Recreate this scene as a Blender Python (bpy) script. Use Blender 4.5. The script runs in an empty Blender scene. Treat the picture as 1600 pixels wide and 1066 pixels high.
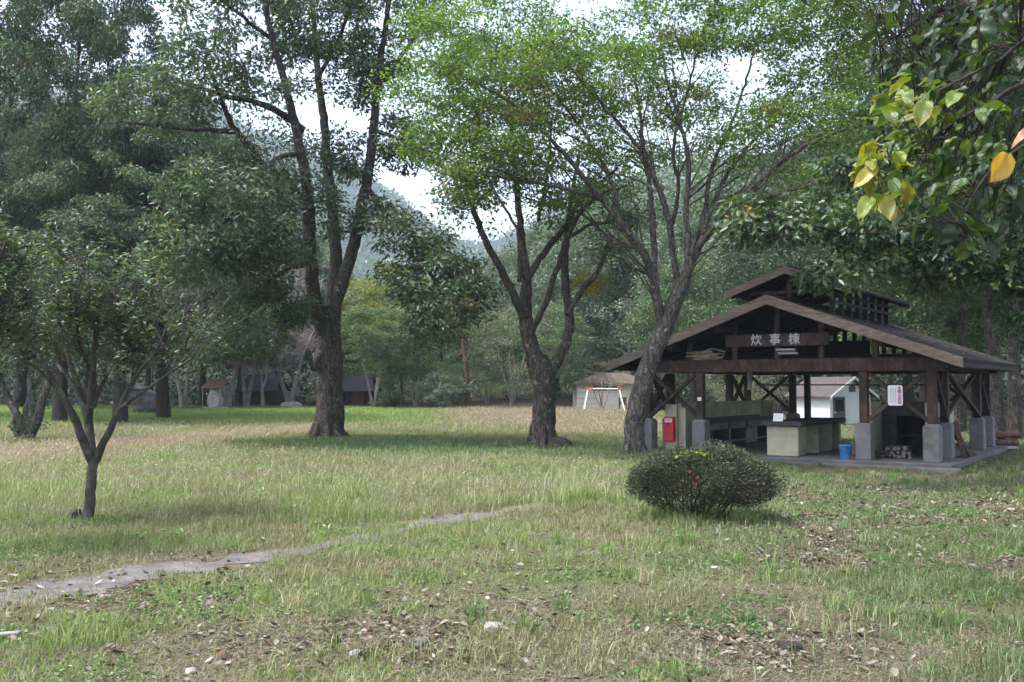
import bpy, bmesh, math, numpy as np
from mathutils import Vector, Matrix
rng = np.random.default_rng(11)
PI = math.pi
scene = bpy.context.scene
COL = scene.collection

# ------------------------------------------------------------------ camera
F_PX, CX, CY, CAMZ = 1555.0, 800.0, 533.0, 1.6
PITCH = math.atan((602 - 533) / F_PX)
cam = bpy.data.cameras.new('camera')
cam.sensor_width = 36.0
cam.lens = F_PX / 1600 * 36
cam.clip_end = 3000
camo = bpy.data.objects.new('camera', cam)
COL.objects.link(camo)
camo.location = (0, 0, CAMZ)
camo.rotation_euler = (PI / 2 + PITCH, 0, 0)
scene.camera = camo
cp, sp_ = math.cos(PITCH), math.sin(PITCH)


def P(px, py, Y):
    """world point seen at photograph pixel (px, py) at distance Y"""
    xc, yc = (px - CX) / F_PX, (CY - py) / F_PX
    t = Y / (cp - yc * sp_)
    return np.array([xc * t, Y, CAMZ + t * (sp_ + yc * cp)])


def PXof(x, y):
    return CX + F_PX * x / np.maximum(y, .5)


# ------------------------------------------------------------------ noise
def _hash(ix, iy, s):
    h = (ix.astype(np.int64) * 374761393 + iy.astype(np.int64) * 668265263 + s * 974634533) & 0x7fffffff
    h = ((h ^ (h >> 13)) * 1274126177) & 0x7fffffff
    return ((h ^ (h >> 16)) & 0xffff) / 65535.0


def vnoise(x, y, s=0):
    x, y = np.asarray(x, float), np.asarray(y, float)
    ix, iy = np.floor(x), np.floor(y)
    fx, fy = x - ix, y - iy
    fx, fy = fx * fx * (3 - 2 * fx), fy * fy * (3 - 2 * fy)
    a, b = _hash(ix, iy, s), _hash(ix + 1, iy, s)
    c, d = _hash(ix, iy + 1, s), _hash(ix + 1, iy + 1, s)
    return (a * (1 - fx) + b * fx) * (1 - fy) + (c * (1 - fx) + d * fx) * fy


def fbm(x, y, s=0, o=4):
    t, a, n = 0, 1, 0
    for i in range(o):
        t = t + a * vnoise(np.asarray(x) * 2 ** i, np.asarray(y) * 2 ** i, s + i)
        n += a
        a *= .5
    return t / n


def sstep(a, b, x):
    t = np.clip((np.asarray(x, float) - a) / (b - a), 0, 1)
    return t * t * (3 - 2 * t)


# ------------------------------------------------------------------ terrain
_cp = []
for px in (-400, 300, 1000, 1800):
    _cp += [(px, 3, 0.0), (px, 6, 0.0)]
_cp += [(0, 8.5, 0), (800, 8.5, 0), (1600, 8.5, -.05), (140, 12, 0.0), (600, 12.5, 0), (1090, 11.7, 0.0), (1600, 12, -.16),
        (1300, 16, -.2), (1500, 18, -.32), (1448, 22.8, -.42), (1300, 24, -.40), (1600, 24, -.38), (1170, 25.6, -.34), (1560, 28, -.36),
        (1400, 33, -.36), (1250, 36, -.3), (1030, 28.4, -.2), (990, 25, -.10), (848, 27, -.05), (512, 29, .05), (300, 22, 0), (700, 20, -.03), (900, 18, -.06),
        (0, 22, 0), (0, 40, .0), (260, 45, .02), (1320, 52, -.5), (1600, 34, -.28), (1650, 45, -.34), (-300, 40, .1), (2000, 30, -.3),
        (0, 62, .1), (300, 62, .085), (500, 62, .085), (700, 62, .085), (900, 62, .04), (1100, 62, -.1), (1500, 62, -.4),
        (0, 100, .6), (700, 100, .5), (1500, 100, .3)]
_cx = np.array([(p[0] - CX) / F_PX * p[1] for p in _cp])
_cy = np.array([p[1] for p in _cp], float)
_cz = np.array([p[2] for p in _cp])
_cu, _cv = _cx / (_cy + 4) * 12, np.log(_cy + 2) * 10


def gz(x, y):
    x, y = np.asarray(x, float), np.asarray(y, float)
    yy = np.clip(y, 1.5, 110)
    u, v = x / (yy + 4) * 12, np.log(yy + 2) * 10
    num = np.zeros(x.shape)
    den = np.zeros(x.shape)
    for a, b, z in zip(_cu, _cv, _cz):
        w = 1 / ((u - a) ** 2 + (v - b) ** 2 + .35) ** 2
        num += w * z
        den += w
    z = num / den
    z = z + (fbm(x * .9, y * .9, 3, 3) - .5) * .07 * sstep(60, 30, y)
    r = np.clip((y - 64) / 100, 0, 3)
    z = z + 3.0 * r * r
    return z


def G(x, y):
    return float(gz(np.array([x]), np.array([y]))[0])


def gpt(px, Y):
    x = (px - CX) / F_PX * Y
    return np.array([x, Y, G(x, Y)])


# ------------------------------------------------------------------ object helpers
def tag(o, label=None, cat=None, group=None, kind=None):
    if label: o['label'] = label
    if cat: o['category'] = cat
    if group: o['group'] = group
    if kind: o['kind'] = kind
    return o


def empty(name, loc, rz=0, label=None, cat=None, group=None):
    o = bpy.data.objects.new(name, None)
    COL.objects.link(o)
    o.empty_display_size = .2
    o.location = loc
    o.rotation_euler = (0, 0, rz)
    return tag(o, label, cat, group)


def link(name, me, mat=None, parent=None):
    o = bpy.data.objects.new(name, me)
    COL.objects.link(o)
    if mat is not None and not me.materials:
        me.materials.append(mat)
    if parent is not None:
        o.parent = parent
    return o


def np_me(name, V, Fs, mat, tint=None, uv=None, smooth=False):
    V = np.asarray(V, np.float32)
    if not isinstance(Fs, list): Fs = [Fs]
    Fs = [np.asarray(f, np.int32) for f in Fs if len(f)]
    me = bpy.data.meshes.new(name)
    me.vertices.add(len(V))
    me.vertices.foreach_set('co', V.ravel())
    idx = np.concatenate([f.ravel() for f in Fs])
    tot = np.concatenate([np.full(len(f), f.shape[1], np.int32) for f in Fs])
    st = np.concatenate([[0], np.cumsum(tot)[:-1]]).astype(np.int32)
    me.loops.add(len(idx))
    me.loops.foreach_set('vertex_index', idx)
    me.polygons.add(len(tot))
    me.polygons.foreach_set('loop_start', st)
    if smooth:
        me.polygons.foreach_set('use_smooth', np.ones(len(tot), bool))
    me.update(calc_edges=True)
    if tint is not None:
        ca = me.color_attributes.new('tint', 'FLOAT_COLOR', 'POINT')
        c4 = np.ones((len(V), 4), np.float32)
        c4[:, :3] = tint
        ca.data.foreach_set('color', c4.ravel())
    if uv is not None:
        ul = me.uv_layers.new(name='uv')
        ul.data.foreach_set('uv', np.asarray(uv, np.float32)[idx].ravel())
    me.materials.append(mat)
    return me


class MB:
    """collects boxes, bars and tubes into one mesh"""

    def __init__(self): self.bm = bmesh.new()

    def box(self, lo, hi, rz=0, bev=0):
        lo, hi = Vector(lo), Vector(hi)
        c, s = (lo + hi) / 2, hi - lo
        return self._cube(Matrix.Translation(c) @ Matrix.Rotation(rz, 4, 'Z') @ Matrix.Diagonal((*s, 1)), bev)

    def _cube(self, M, bev=0):
        r = bmesh.ops.create_cube(self.bm, size=1, matrix=M)
        if bev:
            es = {e for v in r['verts'] for e in v.link_edges}
            bmesh.ops.bevel(self.bm, geom=list(es), offset=bev, segments=1, affect='EDGES')
        return self

    def bar(self, p0, p1, w, h, up=(0, 0, 1), bev=0):
        p0, p1 = Vector(p0), Vector(p1)
        d = p1 - p0
        L = d.length
        d.normalize()
        s = d.cross(Vector(up))
        if s.length < 1e-4: s = d.cross(Vector((1, 0, 0)))
        s.normalize()
        u = s.cross(d)
        M = Matrix((d, s, u)).transposed().to_4x4()
        M.translation = (p0 + p1) / 2
        return self._cube(M @ Matrix.Diagonal((L, w, h, 1)), bev)

    def cyl(self, p0, p1, r0, r1=None, n=16):
        r1 = r0 if r1 is None else r1
        p0, p1 = Vector(p0), Vector(p1)
        d = p1 - p0
        M = d.to_track_quat('Z', 'Y').to_matrix().to_4x4()
        M.translation = (p0 + p1) / 2
        bmesh.ops.create_cone(self.bm, cap_ends=True, segments=n, radius1=r0, radius2=r1, depth=d.length, matrix=M)
        return self

    def poly(self, pts, thick):
        """extrude a polygon by the vector thick"""
        vs = [self.bm.verts.new(p) for p in pts]
        f = self.bm.faces.new(vs)
        r = bmesh.ops.extrude_face_region(self.bm, geom=[f])
        for v in [g for g in r['geom'] if isinstance(g, bmesh.types.BMVert)]:
            v.co += Vector(thick)
        return self

    def lathe(self, prof, n=24, at=(0, 0, 0)):
        rings = []
        for r, z in prof:
            rings.append([self.bm.verts.new((at[0] + r * math.cos(2 * PI * k / n), at[1] + r * math.sin(2 * PI * k / n), at[2] + z)) for k in range(n)])
        for a, b in zip(rings, rings[1:]):
            for k in range(n):
                self.bm.faces.new((a[k], a[(k + 1) % n], b[(k + 1) % n], b[k]))
        return self

    def build(self, name, mat, parent=None, smooth=False):
        bmesh.ops.recalc_face_normals(self.bm, faces=self.bm.faces)
        me = bpy.data.meshes.new(name)
        self.bm.to_mesh(me)
        self.bm.free()
        if smooth:
            for p in me.polygons: p.use_smooth = True
        return link(name, me, mat, parent)


# ------------------------------------------------------------------ materials
def new_mat(name):
    m = bpy.data.materials.new(name)
    m.use_nodes = True
    nt = m.node_tree
    nt.nodes.clear()
    out = nt.nodes.new('ShaderNodeOutputMaterial')
    return m, nt, out


def N(nt, typ, **kw):
    n = nt.nodes.new(typ)
    for k, v in kw.items():
        if k in n.inputs: n.inputs[k].default_value = v
        else: setattr(n, k, v)
    return n


def noise(nt, coord, scale, detail=5, rough=.6, vec_scale=None):
    tc = N(nt, 'ShaderNodeTexCoord')
    src = tc.outputs[coord]
    if vec_scale:
        mp = N(nt, 'ShaderNodeMapping')
        mp.inputs['Scale'].default_value = vec_scale
        nt.links.new(src, mp.inputs['Vector'])
        src = mp.outputs[0]
    n = N(nt, 'ShaderNodeTexNoise', Scale=scale, Detail=detail, Roughness=rough)
    nt.links.new(src, n.inputs['Vector'])
    return n


def ramp(nt, src, stops):
    r = N(nt, 'ShaderNodeValToRGB')
    el = r.color_ramp.elements
    while len(el) < len(stops): el.new(.5)
    for e, (p, c) in zip(el, stops):
        e.position = p
        e.color = (*c, 1)
    nt.links.new(src, r.inputs[0])
    return r


def rough_mat(name, stops, scale=6, vec_scale=None, rough=.85, bump=.3, bscale=None, dist=.02, spec=.3, stain=None):
    """noise-coloured rough surface: wood, bark, concrete, plaster"""
    m, nt, out = new_mat(name)
    b = N(nt, 'ShaderNodeBsdfPrincipled', Roughness=rough)
    b.inputs['Specular IOR Level'].default_value = spec
    n = noise(nt, 'Object', scale, 6, .65, vec_scale)
    r = ramp(nt, n.outputs[0], stops)
    colr = r.outputs[0]
    if stain:
        s = noise(nt, 'Object', stain[0], 5, .7)
        rr = ramp(nt, s.outputs[0], [(stain[1], (0, 0, 0)), (stain[2], (1, 1, 1))])
        mx = N(nt, 'ShaderNodeMix', data_type='RGBA')
        nt.links.new(rr.outputs[0], mx.inputs[0])
        nt.links.new(colr, mx.inputs[6])
        mx.inputs[7].default_value = (*stain[3], 1)
        colr = mx.outputs[2]
    nt.links.new(colr, b.inputs['Base Color'])
    n2 = noise(nt, 'Object', bscale or scale * 3, 6, .7, vec_scale)
    bp = N(nt, 'ShaderNodeBump', Strength=bump, Distance=dist)
    nt.links.new(n2.outputs[0], bp.inputs['Height'])
    nt.links.new(bp.outputs[0], b.inputs['Normal'])
    nt.links.new(b.outputs[0], out.inputs[0])
    return m


def leaf_mat(name, rough=.45, trans=.35, spec=.4, gain=1.0, tcol=(1.15, 1.2, .55)):
    m, nt, out = new_mat(name)
    at = N(nt, 'ShaderNodeAttribute', attribute_name='tint')
    b = N(nt, 'ShaderNodeBsdfPrincipled', Roughness=rough)
    b.inputs['Specular IOR Level'].default_value = spec
    nt.links.new(at.outputs[0], b.inputs['Base Color'])
    t = N(nt, 'ShaderNodeBsdfTranslucent')
    mu = N(nt, 'ShaderNodeMix', data_type='RGBA', blend_type='MULTIPLY')
    mu.inputs[0].default_value = 1
    mu.inputs[7].default_value = (*tcol, 1)
    nt.links.new(at.outputs[0], mu.inputs[6])
    nt.links.new(mu.outputs[2], t.inputs[0])
    mx = N(nt, 'ShaderNodeMixShader', Fac=trans)
    nt.links.new(b.outputs[0], mx.inputs[1])
    nt.links.new(t.outputs[0], mx.inputs[2])
    nt.links.new(mx.outputs[0], out.inputs[0])
    return m


def bark_mat(name, stops, crack, lichen, vs=7.0, mossy=None):
    m, nt, out = new_mat(name)
    b = N(nt, 'ShaderNodeBsdfPrincipled', Roughness=.95)
    b.inputs['Specular IOR Level'].default_value = .1
    n = noise(nt, 'Object', 8, 7, .68, (1, 1, .4))
    r = ramp(nt, n.outputs[0], stops)
    tc = N(nt, 'ShaderNodeTexCoord')
    wn = N(nt, 'ShaderNodeTexNoise', Scale=5.0, Detail=4.0)
    nt.links.new(tc.outputs['Object'], wn.inputs['Vector'])
    ad = N(nt, 'ShaderNodeVectorMath', operation='MULTIPLY_ADD')
    nt.links.new(wn.outputs[1], ad.inputs[0])
    ad.inputs[1].default_value = (.16, .16, .3)
    nt.links.new(tc.outputs['Object'], ad.inputs[2])
    mp = N(nt, 'ShaderNodeMapping')
    mp.inputs['Scale'].default_value = (1, 1, .2)
    nt.links.new(ad.outputs[0], mp.inputs[0])
    vo = N(nt, 'ShaderNodeTexVoronoi', feature='DISTANCE_TO_EDGE', Scale=vs)
    nt.links.new(mp.outputs[0], vo.inputs['Vector'])
    cr = ramp(nt, vo.outputs[0], [(.0, (1, 1, 1)), (.13, (0, 0, 0))])
    m1 = N(nt, 'ShaderNodeMix', data_type='RGBA')
    nt.links.new(cr.outputs[0], m1.inputs[0])
    nt.links.new(r.outputs[0], m1.inputs[6])
    m1.inputs[7].default_value = (*crack, 1)
    li = noise(nt, 'Object', 5.5, 6, .72)
    lr = ramp(nt, li.outputs[0], [(.60, (0, 0, 0)), (.64, (.8, .8, .8))])
    m2 = N(nt, 'ShaderNodeMix', data_type='RGBA')
    nt.links.new(lr.outputs[0], m2.inputs[0])
    nt.links.new(m1.outputs[2], m2.inputs[6])
    m2.inputs[7].default_value = (*lichen, 1)
    ms = noise(nt, 'Object', 1.6, 5, .65)
    mr = ramp(nt, ms.outputs[0], [(.54, (0, 0, 0)), (.68, (.75, .75, .75))])
    m3 = N(nt, 'ShaderNodeMix', data_type='RGBA')
    nt.links.new(mr.outputs[0], m3.inputs[0])
    nt.links.new(m2.outputs[2], m3.inputs[6])
    m3.inputs[7].default_value = (*(mossy or (.05, .052, .032)), 1)
    nt.links.new(m3.outputs[2], b.inputs['Base Color'])
    mh = N(nt, 'ShaderNodeMath', operation='MINIMUM')
    nt.links.new(vo.outputs[0], mh.inputs[0])
    mh.inputs[1].default_value = .22
    m4 = N(nt, 'ShaderNodeMath', operation='MULTIPLY_ADD')
    nt.links.new(n.outputs[0], m4.inputs[0])
    m4.inputs[1].default_value = .35
    nt.links.new(mh.outputs[0], m4.inputs[2])
    bp = N(nt, 'ShaderNodeBump', Strength=.9, Distance=.05)
    nt.links.new(m4.outputs[0], bp.inputs['Height'])
    nt.links.new(bp.outputs[0], b.inputs['Normal'])
    nt.links.new(b.outputs[0], out.inputs[0])
    return m


M = {}
M['bark'] = bark_mat('grey_bark', [(.3, (.035, .030, .027)), (.5, (.07, .061, .054)), (.65, (.11, .10, .088))], (.022, .019, .017), (.22, .215, .197), 13.0)
M['bark_maple'] = bark_mat('maple_bark', [(.3, (.05, .044, .042)), (.48, (.095, .086, .08)), (.62, (.145, .135, .127))], (.035, .031, .029), (.30, .295, .28), 10.0, (.06, .062, .045))
M['bark_young'] = rough_mat('young_bark', [(.3, (.034, .03, .028)), (.48, (.068, .061, .056)), (.6, (.105, .097, .09)), (.7, (.25, .24, .225))], 8, (1, 1, .5), .95, .8, 20, .03, .1)
M['bark_dark'] = rough_mat('dark_bark', [(.3, (.022, .019, .018)), (.6, (.055, .048, .043)), (.75, (.085, .075, .068))], 7, (1, 1, .3), .95, .8, 20, .03, .1)
M['bark_pale'] = rough_mat('pale_bark', [(.3, (.16, .145, .13)), (.55, (.3, .28, .25)), (.75, (.42, .4, .37))], 4, (1, 1, .6), .9, .5, 14, .02, .2)
M['bark_pine'] = rough_mat('red_pine_bark', [(.3, (.06, .036, .03)), (.55, (.12, .065, .05)), (.75, (.17, .1, .08))], 5, (1, 1, .5), .95, .8, 14, .02, .1)
M['twig_pink'] = rough_mat('bare_twig', [(.3, (.17, .14, .145)), (.7, (.3, .26, .26))], 3, None, .9, .2)
M['leaf'] = leaf_mat('leaf', .36, .36, .42)
M['leaf_gloss'] = leaf_mat('glossy_leaf', .42, .24, .45)
M['leaf_thin'] = leaf_mat('thin_leaf', .5, .5, .3)
M['litter'] = leaf_mat('dry_leaf', .8, .15, .2, tcol=(1, .9, .7))
M['grass'] = leaf_mat('grass_blade', .55, .35, .3, tcol=(1.1, 1.1, .6))
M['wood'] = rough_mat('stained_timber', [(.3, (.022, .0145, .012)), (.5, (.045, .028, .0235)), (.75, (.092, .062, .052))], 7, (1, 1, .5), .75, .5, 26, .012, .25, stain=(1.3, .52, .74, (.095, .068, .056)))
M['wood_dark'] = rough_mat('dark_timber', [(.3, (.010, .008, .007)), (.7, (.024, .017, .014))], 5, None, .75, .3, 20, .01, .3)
M['board'] = rough_mat('weathered_board', [(.3, (.115, .085, .072)), (.5, (.18, .142, .125)), (.72, (.26, .22, .2))], 3, (1, 1, 6), .85, .4, 12, .01, .2)
M['concrete'] = rough_mat('concrete', [(.3, (.12, .117, .125)), (.6, (.185, .18, .19)), (.75, (.24, .235, .24))], 4, None, .9, .25, 30, .006, .2, stain=(1.6, .52, .75, (.085, .08, .078)))
M['slab'] = rough_mat('slab_concrete', [(.3, (.085, .082, .085)), (.6, (.14, .135, .138)), (.75, (.19, .185, .185))], 1.5, None, .9, .3, 20, .008, .2, stain=(.9, .5, .7, (.09, .085, .08)))
M['plaster'] = rough_mat('cream_plaster', [(.3, (.30, .285, .215)), (.6, (.40, .385, .30)), (.8, (.44, .425, .34))], 3, None, .9, .15, 25, .004, .2, stain=(1.8, .56, .8, (.2, .185, .14)))
M['soot'] = rough_mat('sooty_concrete', [(.3, (.03, .028, .027)), (.6, (.07, .065, .06)), (.8, (.12, .11, .1))], 3, None, .95, .3)
M['dark_top'] = rough_mat('dark_counter_top', [(.3, (.022, .02, .02)), (.7, (.05, .047, .047))], 6, None, .6, .1)
M['steel'] = rough_mat('dull_steel', [(.3, (.18, .18, .18)), (.7, (.32, .32, .32))], 5, None, .5, .1)
M['hut_wall'] = rough_mat('white_siding', [(.3, (.62, .63, .66)), (.7, (.74, .74, .77))], 2, None, .8, .1)
M['beige_wall'] = rough_mat('beige_siding', [(.3, (.64, .60, .56)), (.7, (.74, .70, .66))], 2, None, .85, .1)
M['hut_roof'] = rough_mat('grey_sheet_roof', [(.3, (.06, .052, .055)), (.7, (.10, .088, .09))], 3, None, .7, .2)
M['shrine_roof'] = rough_mat('rusty_sheet_roof', [(.3, (.17, .09, .075)), (.7, (.30, .18, .15))], 4, None, .85, .2)
M['brown_roof'] = rough_mat('brown_roof', [(.3, (.075, .06, .052)), (.7, (.13, .105, .09))], 3, None, .8, .2)
M['cabin'] = rough_mat('dark_cabin_wall', [(.3, (.02, .015, .014)), (.7, (.05, .034, .03))], 3, None, .85, .2)
M['cabin_roof'] = rough_mat('dark_cabin_roof', [(.3, (.012, .012, .018)), (.7, (.024, .024, .033))], 3, None, .98, .2, None, .02, .03)
M['cabin_door'] = rough_mat('red_brown_door', [(.3, (.10, .035, .022)), (.7, (.16, .06, .04))], 3, None, .7, .2)
M['door'] = rough_mat('grey_purple_door', [(.3, (.07, .058, .075)), (.7, (.11, .09, .11))], 3, None, .6, .1)
M['red'] = rough_mat('red_paint', [(.3, (.40, .02, .035)), (.7, (.52, .03, .05))], 4, None, .4, .05)
M['orange'] = rough_mat('orange_paint', [(.3, (.65, .12, .04)), (.7, (.75, .17, .06))], 4, None, .5, .05)
M['white'] = rough_mat('white_paint', [(.3, (.66, .67, .70)), (.7, (.78, .78, .80))], 4, None, .5, .05)
M['letter_white'] = rough_mat('faded_white_lettering', [(.3, (.40, .40, .42)), (.7, (.56, .56, .58))], 25, None, .6, .05)
M['pale_blue'] = rough_mat('pale_blue_print', [(.3, (.38, .42, .62)), (.7, (.46, .5, .68))], 20, None, .6, .0)
M['pink'] = rough_mat('pink_strip', [(.3, (.66, .5, .62)), (.7, (.72, .56, .68))], 9, None, .6, .0)
M['ink_red'] = rough_mat('red_lettering', [(.3, (.28, .02, .06)), (.7, (.34, .03, .08))], 9, None, .6, .0)
M['ink'] = rough_mat('black_lettering', [(.3, (.03, .04, .04)), (.7, (.05, .06, .06))], 9, None, .6, .0)
M['blue'] = rough_mat('blue_plastic', [(.3, (.03, .19, .5)), (.7, (.045, .25, .6))], 4, None, .4, .05)
M['rock'] = rough_mat('grey_rock', [(.3, (.05, .05, .052)), (.5, (.11, .11, .115)), (.7, (.2, .2, .2))], 2.5, None, .95, .9, 8, .06, .2)
M['stone_pale'] = rough_mat('pale_stone', [(.3, (.2, .185, .18)), (.5, (.36, .34, .33)), (.7, (.52, .5, .49))], 6, None, .95, .8, 14, .03, .2)
M['bucket_rim'] = M['blue']
M['thatch'] = rough_mat('straw_bundle', [(.3, (.14, .115, .09)), (.7, (.34, .3, .25))], 9, None, .95, .8)
M['log'] = rough_mat('split_log', [(.3, (.06, .036, .028)), (.6, (.12, .075, .056)), (.75, (.19, .13, .10))], 6, None, .9, .5)
M['log_end'] = rough_mat('grey_log', [(.3, (.15, .13, .12)), (.7, (.34, .31, .29))], 8, None, .9, .5)
M['petal'] = leaf_mat('petal', .6, .4, .3, tcol=(1, .8, .8))


def roof_mat():
    m, nt, out = new_mat('slate_roof')
    b = N(nt, 'ShaderNodeBsdfPrincipled', Roughness=.95)
    b.inputs['Specular IOR Level'].default_value = .1
    tc = N(nt, 'ShaderNodeTexCoord')
    br = N(nt, 'ShaderNodeTexBrick', Scale=1.0)
    br.inputs['Brick Width'].default_value = .45
    br.inputs['Row Height'].default_value = .22
    br.inputs['Mortar Size'].default_value = .012
    br.inputs['Color1'].default_value = (.021, .019, .02, 1)
    br.inputs['Color2'].default_value = (.033, .03, .029, 1)
    br.inputs['Mortar'].default_value = (.012, .011, .01, 1)
    mp = N(nt, 'ShaderNodeMapping')
    mp.inputs['Rotation'].default_value = (0, 0, PI / 2)
    nt.links.new(tc.outputs['Object'], mp.inputs[0])
    nt.links.new(mp.outputs[0], br.inputs['Vector'])
    n = noise(nt, 'Object', 3.5, 6, .7)
    r = ramp(nt, n.outputs[0], [(.5, (0, 0, 0)), (.66, (1, 1, 1))])
    mx = N(nt, 'ShaderNodeMix', data_type='RGBA')
    nt.links.new(r.outputs[0], mx.inputs[0])
    nt.links.new(br.outputs[0], mx.inputs[6])
    mx.inputs[7].default_value = (.055, .05, .04, 1)
    nt.links.new(mx.outputs[2], b.inputs['Base Color'])
    bp = N(nt, 'ShaderNodeBump', Strength=.6, Distance=.02)
    nt.links.new(br.outputs[1], bp.inputs['Height'])
    nt.links.new(bp.outputs[0], b.inputs['Normal'])
    nt.links.new(b.outputs[0], out.inputs[0])
    return m


M['roof'] = roof_mat()


def ground_mat():
    m, nt, out = new_mat('ground')
    b = N(nt, 'ShaderNodeBsdfPrincipled', Roughness=.95)
    b.inputs['Specular IOR Level'].default_value = .1
    at = N(nt, 'ShaderNodeAttribute', attribute_name='tint')
    n = noise(nt, 'Object', 5, 8, .7)
    r = ramp(nt, n.outputs[0], [(.3, (.55, .52, .5)), (.5, (1, 1, 1)), (.7, (1.5, 1.4, 1.35))])
    mu = N(nt, 'ShaderNodeMix', data_type='RGBA', blend_type='MULTIPLY')
    mu.inputs[0].default_value = 1
    nt.links.new(at.outputs[0], mu.inputs[6])
    nt.links.new(r.outputs[0], mu.inputs[7])
    n3 = noise(nt, 'Object', 1.3, 6, .65)
    r3 = ramp(nt, n3.outputs[0], [(.54, (0, 0, 0)), (.68, (.6, .6, .6))])
    geo = N(nt, 'ShaderNodeNewGeometry')
    sy = N(nt, 'ShaderNodeSeparateXYZ')
    nt.links.new(geo.outputs['Position'], sy.inputs[0])
    lt = N(nt, 'ShaderNodeMath', operation='LESS_THAN')
    lt.inputs[1].default_value = 61.0
    nt.links.new(sy.outputs[1], lt.inputs[0])
    ml = N(nt, 'ShaderNodeMath', operation='MULTIPLY')
    nt.links.new(r3.outputs[0], ml.inputs[0])
    nt.links.new(lt.outputs[0], ml.inputs[1])
    mx = N(nt, 'ShaderNodeMix', data_type='RGBA')
    nt.links.new(ml.outputs[0], mx.inputs[0])
    nt.links.new(mu.outputs[2], mx.inputs[6])
    mx.inputs[7].default_value = (.085, .095, .035, 1)
    nt.links.new(mx.outputs[2], b.inputs['Base Color'])
    n2 = noise(nt, 'Object', 18, 8, .75)
    bp = N(nt, 'ShaderNodeBump', Strength=.9, Distance=.05)
    nt.links.new(n2.outputs[0], bp.inputs['Height'])
    nt.links.new(bp.outputs[0], b.inputs['Normal'])
    nt.links.new(b.outputs[0], out.inputs[0])
    return m


M['ground'] = ground_mat()
M['path'] = rough_mat('worn_path', [(.3, (.066, .06, .06)), (.5, (.11, .10, .10)), (.7, (.17, .158, .156))], 4, None, .95, .6, 22, .015, .15, stain=(2.5, .55, .7, (.10, .085, .07)))
M['hill'] = rough_mat('wooded_hill', [(.3, (.02, .035, .018)), (.5, (.045, .075, .035)), (.7, (.08, .12, .05))], .12, None, .95, .9, .3, 3, .1)

# ------------------------------------------------------------------ ground, path, hills
# worn path, photo pixels (centre x, centre y, half width m)
path_pts = [(-260, 965, .75), (-60, 945, .7), (60, 925, .62), (200, 898, .52), (330, 880, .45), (460, 858, .42), (570, 838, .42), (660, 818, .40), (740, 803, .44), (830, 789, .40), (920, 777, .38), (1010, 768, .34)]
pc = np.array([P(a, b, 1555 * 1.6 / (b - 602))[:2] for a, b, c in path_pts])
pw = np.array([c for a, b, c in path_pts])
tt = np.linspace(0, len(pc) - 1, 160)
pcs = np.stack([np.interp(tt, np.arange(len(pc)), pc[:, k]) for k in (0, 1)], 1)
pws = np.interp(tt, np.arange(len(pc)), pw)


def path_d(x, y):
    """signed distance-like: <1 inside the path"""
    d = np.full(np.shape(x), 9e9)
    for (a, b), w in zip(pcs[::2], pws[::2]):
        d = np.minimum(d, np.hypot((x - a), (y - b)) / w)
    return d


PO, CA, SA = (3.888, 28.4), math.cos(math.radians(34.5)), math.sin(math.radians(34.5))   # pavilion corner and heading


def pav_local(x, y):
    dx, dy = x - PO[0], y - PO[1]
    return dx * CA - dy * SA, dx * SA + dy * CA


def ground_tint(x, y):
    dirt = np.array([.125, .098, .072])
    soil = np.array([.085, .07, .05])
    green = np.array([.085, .11, .04])
    straw = np.array([.19, .16, .095])
    n = fbm(x * .35, y * .35, 20, 4)[:, None]
    far = sstep(9, 14, y)[:, None]
    c = dirt * (1 - far) + (green * .5 + straw * .5) * far
    c = c * (1 - sstep(.45, .6, n)) + green * sstep(.45, .6, n)
    wood = sstep(62, 67, y)[:, None]
    c = c * (1 - wood) + np.array([.035, .032, .02]) * wood
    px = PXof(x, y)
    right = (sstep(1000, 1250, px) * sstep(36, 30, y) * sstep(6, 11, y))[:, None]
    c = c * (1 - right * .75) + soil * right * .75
    return c


ys = np.concatenate([np.linspace(-12, 2, 15), np.linspace(2.5, 14, 110), np.linspace(14.2, 36, 110), np.linspace(36.5, 70, 60), np.geomspace(71, 900, 50)])
us = np.linspace(-1, 1, 181)
us = np.sign(us) * np.abs(us) ** 1.5
gx = us[None, :] * (26 + np.abs(ys)[:, None] * 1.5)
gy = np.repeat(ys[:, None], len(us), 1)
gX, gY = gx.ravel(), gy.ravel()
nx_, ny_ = len(us), len(ys)


def grid_faces(ny, nx):
    i = np.arange(ny - 1)[:, None] * nx + np.arange(nx - 1)[None, :]
    i = i.ravel()
    return np.stack([i, i + 1, i + nx + 1, i + nx], 1)


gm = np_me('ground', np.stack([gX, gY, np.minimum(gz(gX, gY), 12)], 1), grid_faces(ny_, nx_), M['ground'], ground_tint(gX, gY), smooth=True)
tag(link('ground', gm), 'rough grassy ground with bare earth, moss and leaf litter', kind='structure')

def gauss1(v, c, s): return math.exp(-((v - c) / s) ** 2)


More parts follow.
